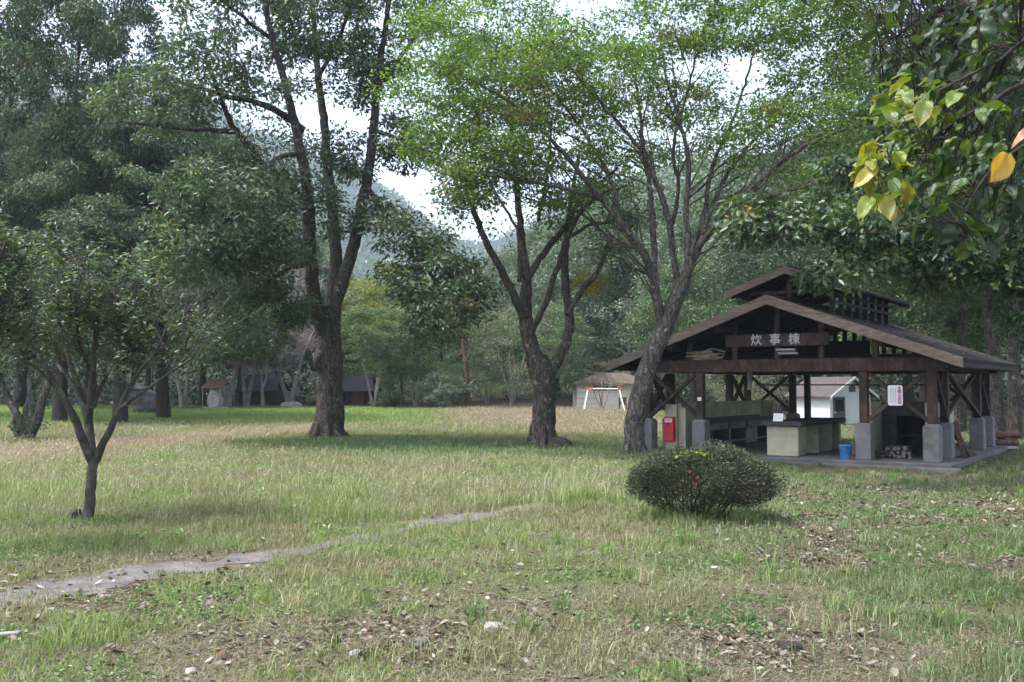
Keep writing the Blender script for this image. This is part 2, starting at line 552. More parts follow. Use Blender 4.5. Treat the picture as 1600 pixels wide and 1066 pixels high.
# path: thin irregular sheet above the ground
L_, R_ = [], []
V, Fq = [], []
nc = 9
tang = np.gradient(pcs, axis=0)
tang /= np.linalg.norm(tang, axis=1)[:, None]
nrm = np.stack([-tang[:, 1], tang[:, 0]], 1)
for k in range(len(pcs)):
    wl = pws[k] * (.54 + .7 * (float(fbm([k * .13], [3.], 5)[0]) - .3))
    wr = pws[k] * (.54 + .7 * (float(fbm([k * .13], [9.], 6)[0]) - .3))
    gp = 1 - .78 * max(gauss1(k, 96, 5), gauss1(k, 122, 4), gauss1(k, 143, 4), .8 * gauss1(k, 60, 4), .6 * gauss1(k, 78, 3))
    gp *= .85 + .5 * (float(vnoise([k * .9], [1.], 8)[0]) - .5)
    wl, wr = wl * gp, wr * gp
    for j in range(nc):
        f = j / (nc - 1)
        off = -wr + (wl + wr) * f
        q = pcs[k] + nrm[k] * off
        V.append((q[0], q[1], G(q[0], q[1]) + .006 + .012 * math.sin(PI * f)))
np_path = np_me('path', np.array(V), grid_faces(len(pcs), nc), M['path'], smooth=True)
tag(link('path', np_path), 'worn grey footpath of trodden earth and flat stones', kind='structure')

# far wooded hill
prof = np.array([(-900, 120), (0, 150), (350, 185), (450, 230), (560, 300), (640, 345), (720, 385), (780, 385), (900, 320), (1100, 250), (1600, 180), (2600, 150)], float)


HK = 2.4


def hill_z(x, y):
    x, y = x / HK, y / HK
    px = 800 + 1555 * x / 420
    yy = np.interp(px, prof[:, 0], prof[:, 1])
    top = 1.6 + (602 - yy) / 1555 * 420
    t = sstep(150, 430, y)
    return HK * (top * t - 3 + (fbm(x * .02, y * .02, 40, 3) - .5) * 22 * t)


hy = np.linspace(150, 520, 110) * HK
hx = np.linspace(-420, 560, 240) * HK
HX, HY = np.meshgrid(hx, hy)
HX, HY = HX.ravel(), HY.ravel()
hm = np_me('hill', np.stack([HX, HY, hill_z(HX, HY) + fbm(HX * .15 / HK, HY * .15 / HK, 44, 2) * 9], 1), grid_faces(len(hy), len(hx)), M['hill'], smooth=True)
tag(link('hill', hm), 'steep wooded mountainside fading into blue haze', kind='structure')


# ------------------------------------------------------------------ leaves and branches
def unit(v):
    return v / np.maximum(np.linalg.norm(v, axis=-1, keepdims=True), 1e-9)


def rand_dir(n):
    return unit(rng.normal(size=(n, 3)))


def leaf_arrays(p, d, nrm, L, W, fold=.15, droop=.12):
    """one folded pointed leaf (two triangles) per row"""
    d = unit(d)
    s = unit(np.cross(d, nrm))
    nn = np.cross(s, d)
    L, W = np.asarray(L)[:, None], np.asarray(W)[:, None]
    a = p
    m = p + d * L * .48
    b = m + s * W * .5 + nn * W * fold
    c = m - s * W * .5 + nn * W * fold
    t = p + d * L - nn * L * droop
    V = np.stack([a, b, t, c], 1).reshape(-1, 3)
    i = np.arange(len(p)) * 4
    Fq = np.concatenate([np.stack([i, i + 1, i + 2], 1), np.stack([i, i + 2, i + 3], 1)])
    return V, Fq


def tube(pts, rad, sides, rough=0.0, seed=0):
    pts = np.asarray(pts, float)
    rad = np.asarray(rad, float)
    n = len(pts)
    T = unit(np.gradient(pts, axis=0))
    ref = np.array([1., 0, 0]) if abs(T[0, 0]) < .8 else np.array([0, 1., 0])
    A = unit(np.cross(T, ref))
    B = np.cross(T, A)
    ang = np.arange(sides) / sides * 2 * PI
    r = rad[:, None] * np.ones(sides)[None, :]
    if rough:
        an = np.repeat(ang[None, :], n, 0)
        al = np.cumsum(np.r_[0, np.linalg.norm(np.diff(pts, axis=0), axis=1)])[:, None] * np.ones(sides)[None, :]
        r = r * (1 + rough * (fbm(np.cos(an) * 2.2 + 7 + seed, np.sin(an) * 2.2 + al * 1.1 + seed, 50, 3) - .5) * 2)
    V = pts[:, None, :] + (A[:, None, :] * np.cos(ang)[None, :, None] + B[:, None, :] * np.sin(ang)[None, :, None]) * r[:, :, None]
    i = np.arange(n - 1)[:, None] * sides + np.arange(sides)[None, :]
    j = np.arange(n - 1)[:, None] * sides + (np.arange(sides)[None, :] + 1) % sides
    Fq = np.stack([i.ravel(), j.ravel(), (j + sides).ravel(), (i + sides).ravel()], 1)
    return V.reshape(-1, 3), Fq


def spline(pts, step):
    """Catmull-Rom through (n, k) rows, resampled at about step metres"""
    p = np.asarray(pts, float)
    e = np.vstack([2 * p[0] - p[1], p, 2 * p[-1] - p[-2]])
    out = []
    for k in range(len(p) - 1):
        a, b, c, d = e[k:k + 4]
        m = max(2, int(np.linalg.norm((c - b)[:3]) / step))
        t = (np.arange(m) / m)[:, None]
        out.append(.5 * (2 * b + (c - a) * t + (2 * a - 5 * b + 4 * c - d) * t ** 2 + (3 * b - a - 3 * c + d) * t ** 3))
    out.append(p[-1:])
    return np.vstack(out)


class Wood:
    def __init__(self):
        self.V, self.F, self.n = [], [], 0

    def add(self, v, f):
        self.V.append(v)
        self.F.append(f + self.n)
        self.n += len(v)

    def me(self, name, mat):
        return np_me(name, np.vstack(self.V), np.vstack(self.F), mat, smooth=True)


def ellipsoid_pts(c, r, n, shell=.5):
    d = rand_dir(n)
    u = rng.random(n) ** (1 / 3.)
    u = np.where(rng.random(n) < shell, .75 + .25 * u, u)
    return np.asarray(c) + d * u[:, None] * np.asarray(r)


def grow_branches(wood, nodes, nrad, centers, rmax=.05, arch=.12, wob=.06, sides=5, up_pen=.8):
    nodes, nrad = [np.asarray(nodes)], [np.asarray(nrad)]
    A, R = nodes[0], nrad[0]
    d0 = np.array([np.min(np.linalg.norm(A - c, axis=1)) for c in centers])
    pend, pr = [], []
    for k in np.argsort(d0):
        c = centers[k]
        d = np.linalg.norm(A - c, axis=1) + up_pen * np.maximum(0, A[:, 2] - c[2] + .1) - 2.0 * np.minimum(R, .12)
        j = int(np.argmin(d))
        p0 = A[j]
        v = c - p0
        ln = np.linalg.norm(v)
        if ln < .05: continue
        m = max(5, int(ln / .45))
        t = np.linspace(0, 1, m)
        side = rng.normal(size=3) * wob * ln
        pts = p0 + v * t[:, None] + np.array([0, 0, 1]) * (arch * ln * np.sin(PI * t))[:, None] + side * np.sin(PI * t * 1.3)[:, None]
        pts[1:-1] += rng.normal(size=(m - 2, 3)) * .025 * ln ** .5
        r0 = min(R[j] * .75, .007 + .0085 * ln, rmax)
        rad = r0 + (min(.007, r0) - r0) * t ** .8
        wood.add(*tube(pts, rad, sides))
        A = np.vstack([A, pts[1:]])
        R = np.concatenate([R, rad[1:]])
    return A, R


def crown_leaves(centers, n_per, spread, L, W, cols, up=.7, flat=.6, hang=.15, jitter=.25, twigs=None, cvar=None):
    """leaves round every clump centre; cols: list of (colour, weight)"""
    k = len(centers)
    cid = np.repeat(np.arange(k), n_per)
    n = len(cid)
    sz = rng.uniform(.65, 1.25, k)
    off = rand_dir(n) * (rng.random(n) ** .45)[:, None] * spread * sz[cid][:, None]
    off[:, 2] *= flat
    p = centers[cid] + off
    d = unit(off * [1, 1, .5] + rng.normal(size=(n, 3)) * .5 * spread) + np.array([0, 0, -hang])
    nr = np.array([0, 0, 1.]) * up + rand_dir(n) * (1 - up) * 1.3 + unit(off) * .2
    l = L * rng.uniform(.65, 1.25, n)
    w = W * rng.uniform(.7, 1.2, n)
    C = np.array([c for c, _ in cols])
    wt = np.array([x for _, x in cols])
    wt = wt / wt.sum()
    ck = C[rng.choice(len(C), k, p=wt)]
    lk = C[rng.choice(len(C), n, p=wt)]
    mix = .55 * ck[cid] + .45 * lk
    mix = mix * rng.uniform(1 - jitter, 1 + jitter, n)[:, None] * rng.uniform(.8, 1.2, k)[cid][:, None]
    V, Fq = leaf_arrays(p, d, nr, l, w)
    if twigs is not None:
        wood, per = twigs
        for q in range(k):
            for _ in range(per):
                e = centers[q] + rand_dir(1)[0] * spread * sz[q] * np.array([1, 1, flat])
                mid = (centers[q] + e) / 2 + rng.normal(size=3) * .05 * spread
                wood.add(*tube([centers[q], mid, e], [.006, .0045, .002], 3))
    return V, Fq, np.repeat(mix, 4, 0)


def finish_tree(name, base, wood, barkmat, leafsets, leafmat, label, cat='tree', group=None, crown='crown', local=False):
    root = empty(name, base, 0, label, cat, group)
    off = np.zeros(3) if local else np.asarray(base)
    wood.V = [v - off for v in wood.V]
    link('trunk' if cat == 'tree' else 'stem', wood.me('trunk', barkmat), None, root)
    if leafsets:
        V, Fq, T, n = [], [], [], 0
        for v, f, t in leafsets:
            V.append(v - off)
            Fq.append(f + n)
            T.append(t)
            n += len(v)
        link(crown, np_me(crown, np.vstack(V), np.vstack(Fq), leafmat, np.vstack(T)), None, root)
    return root


def px_limbs(wood, limbs, Y, sides=10, step=.18, rough=.12):
    """limbs traced in photo pixels: rows (px, py, half width px), dY = depth change along the limb"""
    nodes, rads = [], []
    for li, (rows, y0, y1) in enumerate(limbs):
        rows = np.array(rows, float)
        t = np.linspace(0, 1, len(rows))
        w = np.array([np.r_[P(a, b, Y + y0 + (y1 - y0) * q), h / F_PX * Y] for (a, b, h), q in zip(rows, t)])
        s = spline(w, step)
        s[:, :3] += (rng.normal(size=(len(s), 3)) * .012 * min(1, (step / .18) ** 2))
        s[:, 3] = np.maximum(s[:, 3], .008)
        wood.add(*tube(s[:, :3], s[:, 3], sides if rows[0][2] > 5 else 7, rough if rows[0][2] > 5 else .05, li * 3))
        nodes.append(s[:, :3])
        rads.append(s[:, 3])
    return np.vstack(nodes), np.concatenate(rads)


def px_clumps(ells, Y):
    out = []
    for (cx, cy, rx, ry, dy, rd, n) in ells:
        c = P(cx, cy, Y + dy)
        k = (Y + dy) / F_PX
        out.append(ellipsoid_pts(c, (rx * k, rd, ry * k), n))
    return np.vstack(out)


def flare(wood, base, r, n=7, ln=.7):
    """surface roots at the foot of a trunk"""
    for k in range(n):
        a = k / n * 2 * PI + rng.uniform(-.3, .3)
        e = np.array([math.cos(a), math.sin(a), 0])
        p0 = np.asarray(base) + e * r * .45 + [0, 0, r * 1.5]
        p1 = np.asarray(base) + e * r * .95 + [0, 0, r * .45]
        p2 = np.asarray(base) + e * r * (1.6 + ln * rng.random()) + [0, 0, -.03]
        wood.add(*tube(spline([p0, p1, p2], .1), np.linspace(r * .42, r * .12, len(spline([p0, p1, p2], .1))), 7, .15, k))



# ------------------------------------------------------------------ palette
DK = [((.030, .064, .032), 3), ((.046, .09, .042), 3), ((.075, .12, .07), 2), ((.085, .115, .045), .5)]
OAK = [((.048, .092, .05), 3), ((.078, .128, .072), 3), ((.12, .17, .108), 2), ((.12, .15, .07), .6), ((.17, .125, .055), .15)]
MAPLE = [((.09, .18, .036), 3), ((.12, .22, .042), 3), ((.17, .24, .05), 1.6), ((.07, .14, .034), 2), ((.2, .18, .055), .5), ((.22, .12, .05), .2)]
MID = [((.075, .135, .062), 3), ((.10, .165, .072), 3), ((.135, .19, .085), 2)]
GREYG = [((.11, .16, .108), 3), ((.14, .19, .13), 3), ((.18, .22, .155), 2)]
YELG = [((.22, .25, .075), 3), ((.28, .28, .09), 2), ((.16, .22, .07), 2)]
OSM = [((.062, .108, .06), 3), ((.09, .14, .08), 3), ((.135, .18, .12), 2), ((.13, .17, .07), .5)]

# ------------------------------------------------------------------ big oak in the field (photo x 512)
Y = 29.0
w = Wood()
b = gpt(512, Y)
limbs = [
    ([(512, 702, 31), (514, 684, 25), (515, 655, 22), (516, 620, 20.5), (515, 585, 20), (513, 560, 21), (514, 535, 19), (515, 505, 18), (517, 480, 16)], 0, 0),
    ([(511, 530, 12.60), (500, 500, 11.76), (489, 455, 10.50), (486, 405, 9.66), (482, 345, 9.24), (478, 280, 7.98), (464, 210, 6.72), (444, 125, 5.46), (422, 45, 4.20), (405, -60, 3.36)], 0, -2.5),
    ([(517, 492, 12.60), (524, 430, 10.50), (523, 375, 9.24), (518, 312, 8.40), (511, 250, 7.56), (506, 190, 6.72), (497, 120, 5.46), (489, 20, 4.20), (480, -90, 3.36)], 0, 1.5),
    ([(520, 490, 11.76), (533, 445, 10.50), (548, 400, 9.66), (562, 340, 8.82), (576, 272, 7.98), (583, 205, 7.14), (590, 130, 5.88), (602, 45, 4.62), (618, -60, 3.36)], 0, .5),
    ([(482, 330, 7.14), (446, 282, 6.72), (412, 260, 6.30), (384, 222, 5.46), (362, 196, 4.62), (345, 150, 3.36), (320, 90, 2.52)], 0, -2.8),
    ([(364, 206, 4.20), (330, 204, 3.53), (292, 202, 2.94), (240, 196, 2.35), (185, 190, 1.68)], -2.5, -4.5),
    ([(476, 205, 5.04), (440, 178, 5.04), (402, 160, 4.20), (350, 150, 3.36), (290, 130, 2.52), (230, 118, 1.85)], -1, -3),
    ([(574, 290, 4.62), (602, 335, 3.78), (640, 358, 3.36), (658, 405, 2.94), (685, 448, 2.52), (692, 490, 1.85)], 0, -2.6),
    ([(489, 415, 4.20), (455, 418, 3.36), (420, 445, 2.86), (396, 480, 2.52), (372, 515, 1.68)], -.2, -2.5),
    ([(470, 240, 4.20), (430, 250, 3.36), (395, 300, 2.94), (360, 340, 2.52), (320, 370, 1.85)], -1.5, -5),
    ([(590, 130, 4.20), (625, 90, 3.36), (660, 40, 2.52), (690, -10, 1.68)], 0, 2),
    ([(497, 120, 4.20), (530, 60, 3.36), (550, 0, 2.52)], 1, 0),
    ([(422, 60, 3.36), (370, 20, 2.52), (320, -20, 2.10)], -2, -3),
    ([(583, 205, 3.78), (620, 215, 2.94), (655, 240, 2.10)], 0, 1.5),
]
nodes, rads = px_limbs(w, limbs, Y, sides=18)
flare(w, b, .44, 8, .5)
# burl on the trunk
bl = P(499, 563, Y - .15)
w.add(*tube([bl + [.3, 0, -.45], bl + [.05, -.05, -.12], bl + [.02, -.06, .1], bl + [.3, 0, .4]], [.05, .22, .22, .05], 10, .25, 3))
cl = px_clumps([
    (320, 110, 70, 55, -2.8, 1.8, 26), (250, 165, 80, 40, -3.5, 1.6, 24), (420, 40, 80, 50, -2, 2.2, 26), (505, 40, 80, 60, 0, 2.2, 30), (590, 60, 60, 70, 1, 1.8, 28),
    (560, 120, 55, 45, 0, 1.6, 16), (350, 330, 95, 85, -4.2, 1.6, 60), (300, 390, 70, 60, -4.2, 1.4, 26), (410, 385, 70, 50, -3, 1.4, 26), (350, 255, 60, 30, -3.6, 1.4, 10),
    (450, 295, 50, 30, -1.5, 1.4, 10), (510, 225, 40, 40, 0, 1.3, 8), (520, 330, 40, 50, -.6, 1.2, 8), (625, 225, 52, 40, 1, 1.4, 22), (560, 250, 35, 35, 0, 1.2, 8),
    (640, 375, 62, 34, -1.6, 1.1, 16), (700, 455, 62, 55, -2.4, 1.2, 34), (640, 440, 45, 28, -2, 1, 12), (690, 510, 45, 28, -2.6, 1, 14), (595, 345, 35, 35, -.6, 1, 7),
    (395, 500, 75, 45, -2.2, 1.1, 24), (340, 545, 55, 26, -2.5, 1, 10), (440, 460, 40, 40, -1.6, 1, 9), (440, 150, 40, 24, -2, 1.2, 4), (660, 30, 45, 55, 2, 1.6, 16), (470, -60, 170, 70, -1, 3, 60), (310, -10, 50, 40, -3.5, 2, 12)], Y)
grow_branches(w, nodes, rads, cl, .05)
lv = crown_leaves(cl, 100, .56, .18, .068, OAK, up=.5, flat=.62, hang=.25, jitter=.4, twigs=(w, 5))
finish_tree('oak_tree', b, w, M['bark'], [lv], M['leaf'], 'large grey-barked evergreen with a burl on its thick trunk, alone in the field')

# ------------------------------------------------------------------ forked tree in the middle (photo x 848)
Y = 26.5
w = Wood()
b = gpt(848, Y)
limbs = [
    ([(847, 712, 30), (848, 695, 22), (850, 668, 18.5), (850, 630, 17.5), (850, 600, 18), (843, 575, 19), (837, 558, 17)], 0, 0),
    ([(840, 572, 13.20), (829, 540, 12.32), (822, 505, 11.44), (820, 470, 10.56), (823, 440, 7.92), (818, 400, 6.60), (812, 345, 5.72), (808, 290, 4.84), (800, 225, 3.52), (795, 150, 2.64)], 0, .8),
    ([(818, 495, 7.04), (797, 450, 6.16), (777, 412, 5.46), (757, 372, 4.93), (741, 332, 4.40), (729, 300, 3.52), (712, 250, 2.64)], 0, -1.5),
    ([(823, 440, 6.16), (838, 412, 5.28), (862, 380, 4.84), (886, 350, 4.40), (905, 318, 3.70), (935, 290, 2.82), (965, 262, 2.11)], .3, 1.6),
    ([(853, 592, 10.56), (868, 565, 8.80), (884, 535, 8.36), (890, 500, 7.57), (885, 455, 6.69), (883, 405, 5.72), (887, 360, 4.58), (892, 310, 3.52), (905, 240, 2.64)], 0, 1.5),
    ([(830, 520, 5.28), (846, 488, 4.84), (862, 445, 4.40), (876, 405, 4.40), (886, 372, 3.87), (908, 330, 3.52), (940, 303, 2.4), (980, 290, 1.2)], -.2, -2),
    ([(887, 492, 4.40), (908, 456, 4.40), (930, 430, 4.40), (942, 408, 3.52), (952, 380, 2.64)], 0, 1.5),
    ([(812, 440, 3.52), (811, 400, 3.17), (808, 360, 2.64), (780, 310, 2.11), (760, 270, 1.76)], 0, 2),
    ([(840, 345, 2.64), (850, 300, 2.64), (858, 250, 2.11), (862, 190, 1.76)], 0, 0),
    ([(890, 370, 3.52), (920, 352, 2.99), (960, 345, 2.46), (1010, 330, 1.94)], .5, 3),
]
nodes, rads = px_limbs(w, limbs, Y, sides=16)
flare(w, b, .38, 7, .7)
rl = P(872, 694, Y - .3)
rl[2] = G(rl[0], rl[1])
cl = px_clumps([(740, 320, 52, 40, -1, 1.2, 18), (715, 240, 60, 50, -1, 1.4, 20), (800, 160, 110, 60, 0, 2, 36), (870, 240, 90, 60, 1.5, 1.8, 34), (950, 320, 80, 45, 2, 1.6, 30), (870, 330, 50, 35, 1, 1.2, 12),
                 (980, 250, 70, 55, 2.5, 1.6, 24), (950, 385, 35, 22, 1.5, .8, 7), (790, 260, 55, 40, 0, 1.2, 12), (850, 90, 140, 50, 0, 2, 30)], Y)
grow_branches(w, nodes, rads, cl, .04)
lv = crown_leaves(cl, 58, .6, .14, .06, [((.045, .1, .035), 3), ((.065, .13, .04), 3), ((.09, .155, .05), 1)], up=.6, flat=.55, twigs=(w, 5))
yl = px_clumps([(930, 440, 22, 20, 1.2, .5, 5), (905, 452, 14, 12, .8, .4, 2)], Y)
lv2 = crown_leaves(yl, 90, .4, .13, .05, [((.34, .27, .06), 2), ((.25, .24, .07), 2)], up=.5, flat=.6, twigs=(w, 4))
grow_branches(w, nodes, rads, yl, .02)
t2 = finish_tree('forked_tree', b, w, M['bark'], [lv, lv2], M['leaf'], 'dark tree with a stout short trunk splitting low into upright limbs, mid field')
g = Wood()
g.add(*tube(spline([rl + [-.35, 0, -.05], rl + [-.1, 0, .12], rl + [.15, -.03, .15], rl + [.42, -.05, -.06]], .06), np.interp(np.linspace(0, 1, len(spline([rl + [-.35, 0, -.05], rl + [-.1, 0, .12], rl + [.15, -.03, .15], rl + [.42, -.05, -.06]], .06))), [0, .4, .8, 1], [.08, .17, .15, .06]), 9, .3, 2))
g.V = [v - b for v in g.V]
link('root_lump', g.me('root_lump', M['bark_dark']), None, t2)

# ------------------------------------------------------------------ leaning maple beside the pavilion
Y = 24.6
w = Wood()
b = gpt(992, Y)
limbs = [
    ([(990, 724, 20), (990, 706, 17), (991, 670, 15.5), (998, 630, 15), (1008, 590, 14.5), (1020, 557, 14), (1034, 522, 14.5), (1048, 488, 13), (1060, 460, 12), (1069, 436, 11)], 0, -.5),
    ([(1036, 520, 8.50), (1029, 480, 7.65), (1018, 430, 6.80), (1000, 388, 5.95), (970, 348, 5.10), (930, 300, 4.25), (890, 250, 3.40), (850, 208, 2.55), (790, 155, 1.87), (725, 120, 1.36)], -.2, -3),
    ([(1030, 480, 5.95), (1024, 430, 5.10), (1021, 370, 4.67), (1017, 310, 4.25), (1008, 250, 3.40), (1000, 180, 2.55), (990, 90, 1.70)], -.2, 1.5),
    ([(1050, 485, 6.38), (1057, 430, 5.52), (1047, 360, 4.67), (1032, 300, 4.25), (1008, 245, 3.40), (965, 190, 2.55), (905, 125, 1.70), (860, 60, 1.27)], -.2, -1.5),
    ([(1068, 440, 6.80), (1076, 385, 5.52), (1072, 325, 4.67), (1076, 255, 3.82), (1062, 190, 2.98), (1042, 125, 2.12), (1030, 40, 1.36)], -.4, .5),
    ([(1070, 436, 7.22), (1092, 385, 5.95), (1122, 348, 5.10), (1170, 300, 4.25), (1222, 252, 3.40), (1282, 216, 2.55), (1352, 194, 1.70)], -.5, -2),
    ([(1080, 400, 4.67), (1100, 335, 3.91), (1112, 262, 3.40), (1140, 200, 2.55), (1162, 140, 2.04), (1184, 55, 1.53)], -.4, 2),
    ([(1092, 385, 4.25), (1122, 300, 3.40), (1160, 240, 2.89), (1215, 180, 2.21), (1262, 110, 1.70)], -.4, 2.5),
    ([(940, 312, 3.40), (872, 292, 2.89), (805, 281, 2.21), (742, 270, 1.70), (690, 262, 1.19)], -1.5, -3.4),
    ([(1000, 388, 3.40), (960, 375, 2.72), (900, 330, 2.21), (850, 320, 1.70), (800, 300, 1.19)], -.6, 2.4),
    ([(970, 348, 3.40), (955, 280, 2.89), (920, 220, 2.38), (870, 150, 1.70), (810, 80, 1.27)], -1, 1.5),
    ([(1047, 360, 3.40), (1060, 300, 2.89), (1052, 230, 2.38), (1070, 160, 1.87), (1090, 80, 1.36)], -.5, -3),
    ([(1140, 330, 3.40), (1200, 310, 2.72), (1262, 290, 2.04), (1330, 280, 1.36)], -.8, -3),
    ([(1024, 430, 3.40), (990, 420, 2.21), (966, 402, 1.70), (948, 396, 1.19)], -.3, -1.2),
]
nodes, rads = px_limbs(w, limbs, Y, sides=16)
flare(w, b, .26, 6, .4)
# ridged bark cords twisting up the lower trunk
for k, (o, wd) in enumerate([(-7, .075), (2, .09), (9, .07)]):
    rows = [(991 + o - 4, 712), (990 + o, 680), (995 + o * .9, 640), (1006 + o * .7, 600), (1018 + o * .5, 560)]
    s = spline([P(a, c, Y - .27 + .04 * k) for a, c in rows], .15)
    w.add(*tube(s, np.linspace(wd, wd * .45, len(s)), 8, .2, k * 5))
ok = np.where(nodes[:, 2] > 3.4)[0]
axis = P(1045, 480, Y)
for _ in range(150):
    j = ok[rng.integers(len(ok))]
    out = nodes[j] - axis
    out[2] = 0
    d = unit(unit(out) * .75 + np.array([rng.normal() * .35, rng.normal() * .35, rng.uniform(.35, 1.1)]))
    ln = rng.uniform(.9, 2.6)
    tq = np.linspace(0, 1, 7)[:, None]
    pts = nodes[j] + d * ln * tq + np.array([0, 0, -.12]) * ln * tq ** 2 + np.cumsum(rng.normal(size=(7, 3)) * .03, 0) * tq
    r0 = min(rads[j] * .6, .026)
    w.add(*tube(pts, np.linspace(r0, .006, 7), 5))
    nodes = np.vstack([nodes, pts[2:]])
    rads = np.concatenate([rads, np.linspace(r0, .006, 7)[2:]])
ell = [(1000, 30, 350, 60, 0, 3, 140), (870, 120, 190, 55, -1, 2.8, 70), (1040, 130, 180, 55, 0, 2.8, 56), (740, 150, 110, 55, -2, 2, 44), (1220, 50, 130, 60, 0.5, 2.6, 66), (690, 225, 70, 26, -2.5, 1.4, 16),
       (760, 250, 90, 34, -2.8, 1.6, 26), (720, 290, 60, 28, -3, 1.2, 14), (850, 220, 110, 30, -1.5, 2, 24), (1000, 215, 120, 26, 0, 2.4, 14), (1250, 215, 120, 55, -1.5, 2, 48), (1310, 140, 90, 60, 0, 2, 44),
       (1180, 330, 80, 24, 0.5, 1.6, 12), (1290, 290, 70, 30, -2, 1.6, 18), (880, 300, 60, 22, -.5, 1.8, 12), (690, 60, 60, 50, -2, 2, 20), (1120, 240, 60, 22, 1, 1.8, 4), (900, -60, 300, 50, 0, 3, 50), (1200, -60, 200, 60, 0, 3, 40), (640, 140, 34, 18, -3, .8, 6), (950, 160, 150, 40, 1.5, 2, 36), (800, 90, 130, 40, -1, 2, 34), (1100, 80, 120, 50, 1.5, 2, 30), (1350, 60, 60, 60, .5, 1.6, 30), (1330, 220, 50, 40, -1, 1.4, 12)]
cl = px_clumps(ell, Y)
cpx = CX + F_PX * cl[:, 0] / cl[:, 1]
cpy = 602 - (cl[:, 2] - 1.6) / cl[:, 1] * F_PX
keep = ~((np.abs(cpx - 1165) < 45) & (np.abs(cpy - 105) < 34))
cl = cl[keep]
grow_branches(w, nodes, rads, cl, .028, arch=.06, wob=.05, sides=4, up_pen=1.0)
lv = crown_leaves(cl, 84, .66, .092, .066, MAPLE, up=.6, flat=.36, hang=.12, twigs=(w, 6))
finish_tree('maple_tree', b, w, M['bark_maple'], [lv], M['leaf_thin'], 'leaning maple with ridged trunk and bright green foliage, in front of the pavilion eave')


# ------------------------------------------------------------------ young osmanthus trees, left
def osmanthus(name, limbs, ells, Y, px, label, extra=240, nleaf=27):
    w = Wood()
    b = gpt(px, Y)
    nodes, rads = px_limbs(w, limbs, Y, sides=12, step=.08, rough=.1)
    cl = px_clumps(ells, Y)
    A, R = grow_branches(w, nodes, rads, cl, .022, arch=-.03, wob=.07, sides=5, up_pen=1.2)
    zmax = np.percentile(cl[:, 2], 85)
    for _ in range(extra):
        j = rng.integers(len(nodes) // 3, len(A))
        if A[j][2] < b[2] + 1.0: continue
        e = A[j] + np.array([rng.normal() * .22 + .35 * (A[j][0] - b[0]), rng.normal() * .22, rng.uniform(.3, .85)])
        e[2] = min(e[2], zmax)
        w.add(*tube([A[j], (A[j] + e) / 2 + rng.normal(size=3) * .03, e], [.0065, .005, .003], 4))
    # upright shoots with whorls of leaves at the tip
    k = len(cl)
    tips, shoots = [], []
    for c in cl:
        for _ in range(3):
            e = c + np.array([rng.normal() * .14, rng.normal() * .14, abs(rng.normal()) * .14 + .02])
            w.add(*tube([c, (c + e) / 2 + rng.normal(size=3) * .015, e], [.006, .005, .0025], 4))
            tips.append(e)
    tips = np.array(tips)
    n = nleaf // 3
    cid = np.repeat(np.arange(len(tips)), n)
    m = len(cid)
    back = rng.random(m) ** 1.5 * .16
    a = rng.random(m) * 2 * PI
    d = np.stack([np.cos(a), np.sin(a), rng.uniform(-.25, .9, m)], 1)
    p = tips[cid] - np.array([0, 0, 1.]) * back[:, None] + rng.normal(size=(m, 3)) * .02
    nr = np.array([0, 0, 1.]) * .8 + unit(d) * -.3 + rand_dir(m) * .35
    C = np.array([c for c, _ in OSM])
    wt = np.array([x for _, x in OSM])
    T = C[rng.choice(len(C), m, p=wt / wt.sum())] * rng.uniform(.75, 1.25, m)[:, None]
    V, Fq = leaf_arrays(p, d, nr, .095 * rng.uniform(.7, 1.2, m), .032 * rng.uniform(.8, 1.2, m), .18, .1)
    return finish_tree(name, b, w, M['bark_young'], [(V, Fq, np.repeat(T, 4, 0))], M['leaf_gloss'], label)


osmanthus('osmanthus_tree', [
    ([(136, 822, 9.6), (138, 806, 8.4), (141, 780, 7.8), (142, 760, 7.8), (144, 735, 7.6), (147, 715, 8)], 0, 0),
    ([(144, 722, 7), (131, 692, 6.5), (119, 660, 6), (99, 622, 4.5), (80, 588, 3.6), (55, 548, 2.6), (22, 498, 1.8)], 0, -.8),
    ([(147, 720, 8), (141, 690, 7.5), (138, 655, 7), (130, 620, 5), (112, 575, 4), (98, 530, 3), (85, 480, 2)], 0, .6),
    ([(150, 720, 7), (160, 695, 6), (172, 672, 5.5), (185, 640, 4.2), (205, 600, 3.4), (240, 555, 2.6), (290, 520, 1.8)], 0, -.4),
    ([(138, 660, 6), (142, 620, 5), (146, 570, 4.2), (150, 520, 3.4), (158, 460, 2.4)], .1, -.3),
    ([(137, 655, 5), (120, 610, 4), (92, 570, 3.2), (70, 530, 2.4), (50, 470, 1.6)], .1, .8),
    ([(142, 640, 4), (165, 590, 3.4), (190, 540, 2.8), (215, 490, 2.2), (235, 450, 1.6)], 0, .6),
    ([(112, 645, 4), (90, 610, 3), (62, 580, 2.4), (30, 560, 1.6)], -.2, -.6),
    ([(185, 640, 3.2), (215, 618, 2.6), (252, 592, 2), (300, 560, 1.4)], -.2, -.7),
    ([(146, 590, 3), (125, 540, 2.6), (120, 490, 2), (125, 430, 1.5)], 0, -.6),
    ([(205, 600, 2.6), (222, 560, 2.2), (246, 500, 1.8), (262, 465, 1.3)], -.1, .5)],
    [(150, 462, 100, 46, 0, .75, 56), (80, 492, 70, 46, -.2, .7, 34), (230, 510, 72, 32, 0, .7, 32), (150, 520, 115, 30, 0, .8, 26), (285, 535, 36, 22, -.4, .4, 11), (35, 530, 40, 34, -.4, .5, 13), (130, 420, 62, 18, 0, .5, 14), (190, 575, 110, 20, 0, .8, 9), (60, 575, 45, 20, 0, .5, 7)], 11.8, 140,
    'young osmanthus with thin three-way forked trunk and airy twigs, left of the footpath')
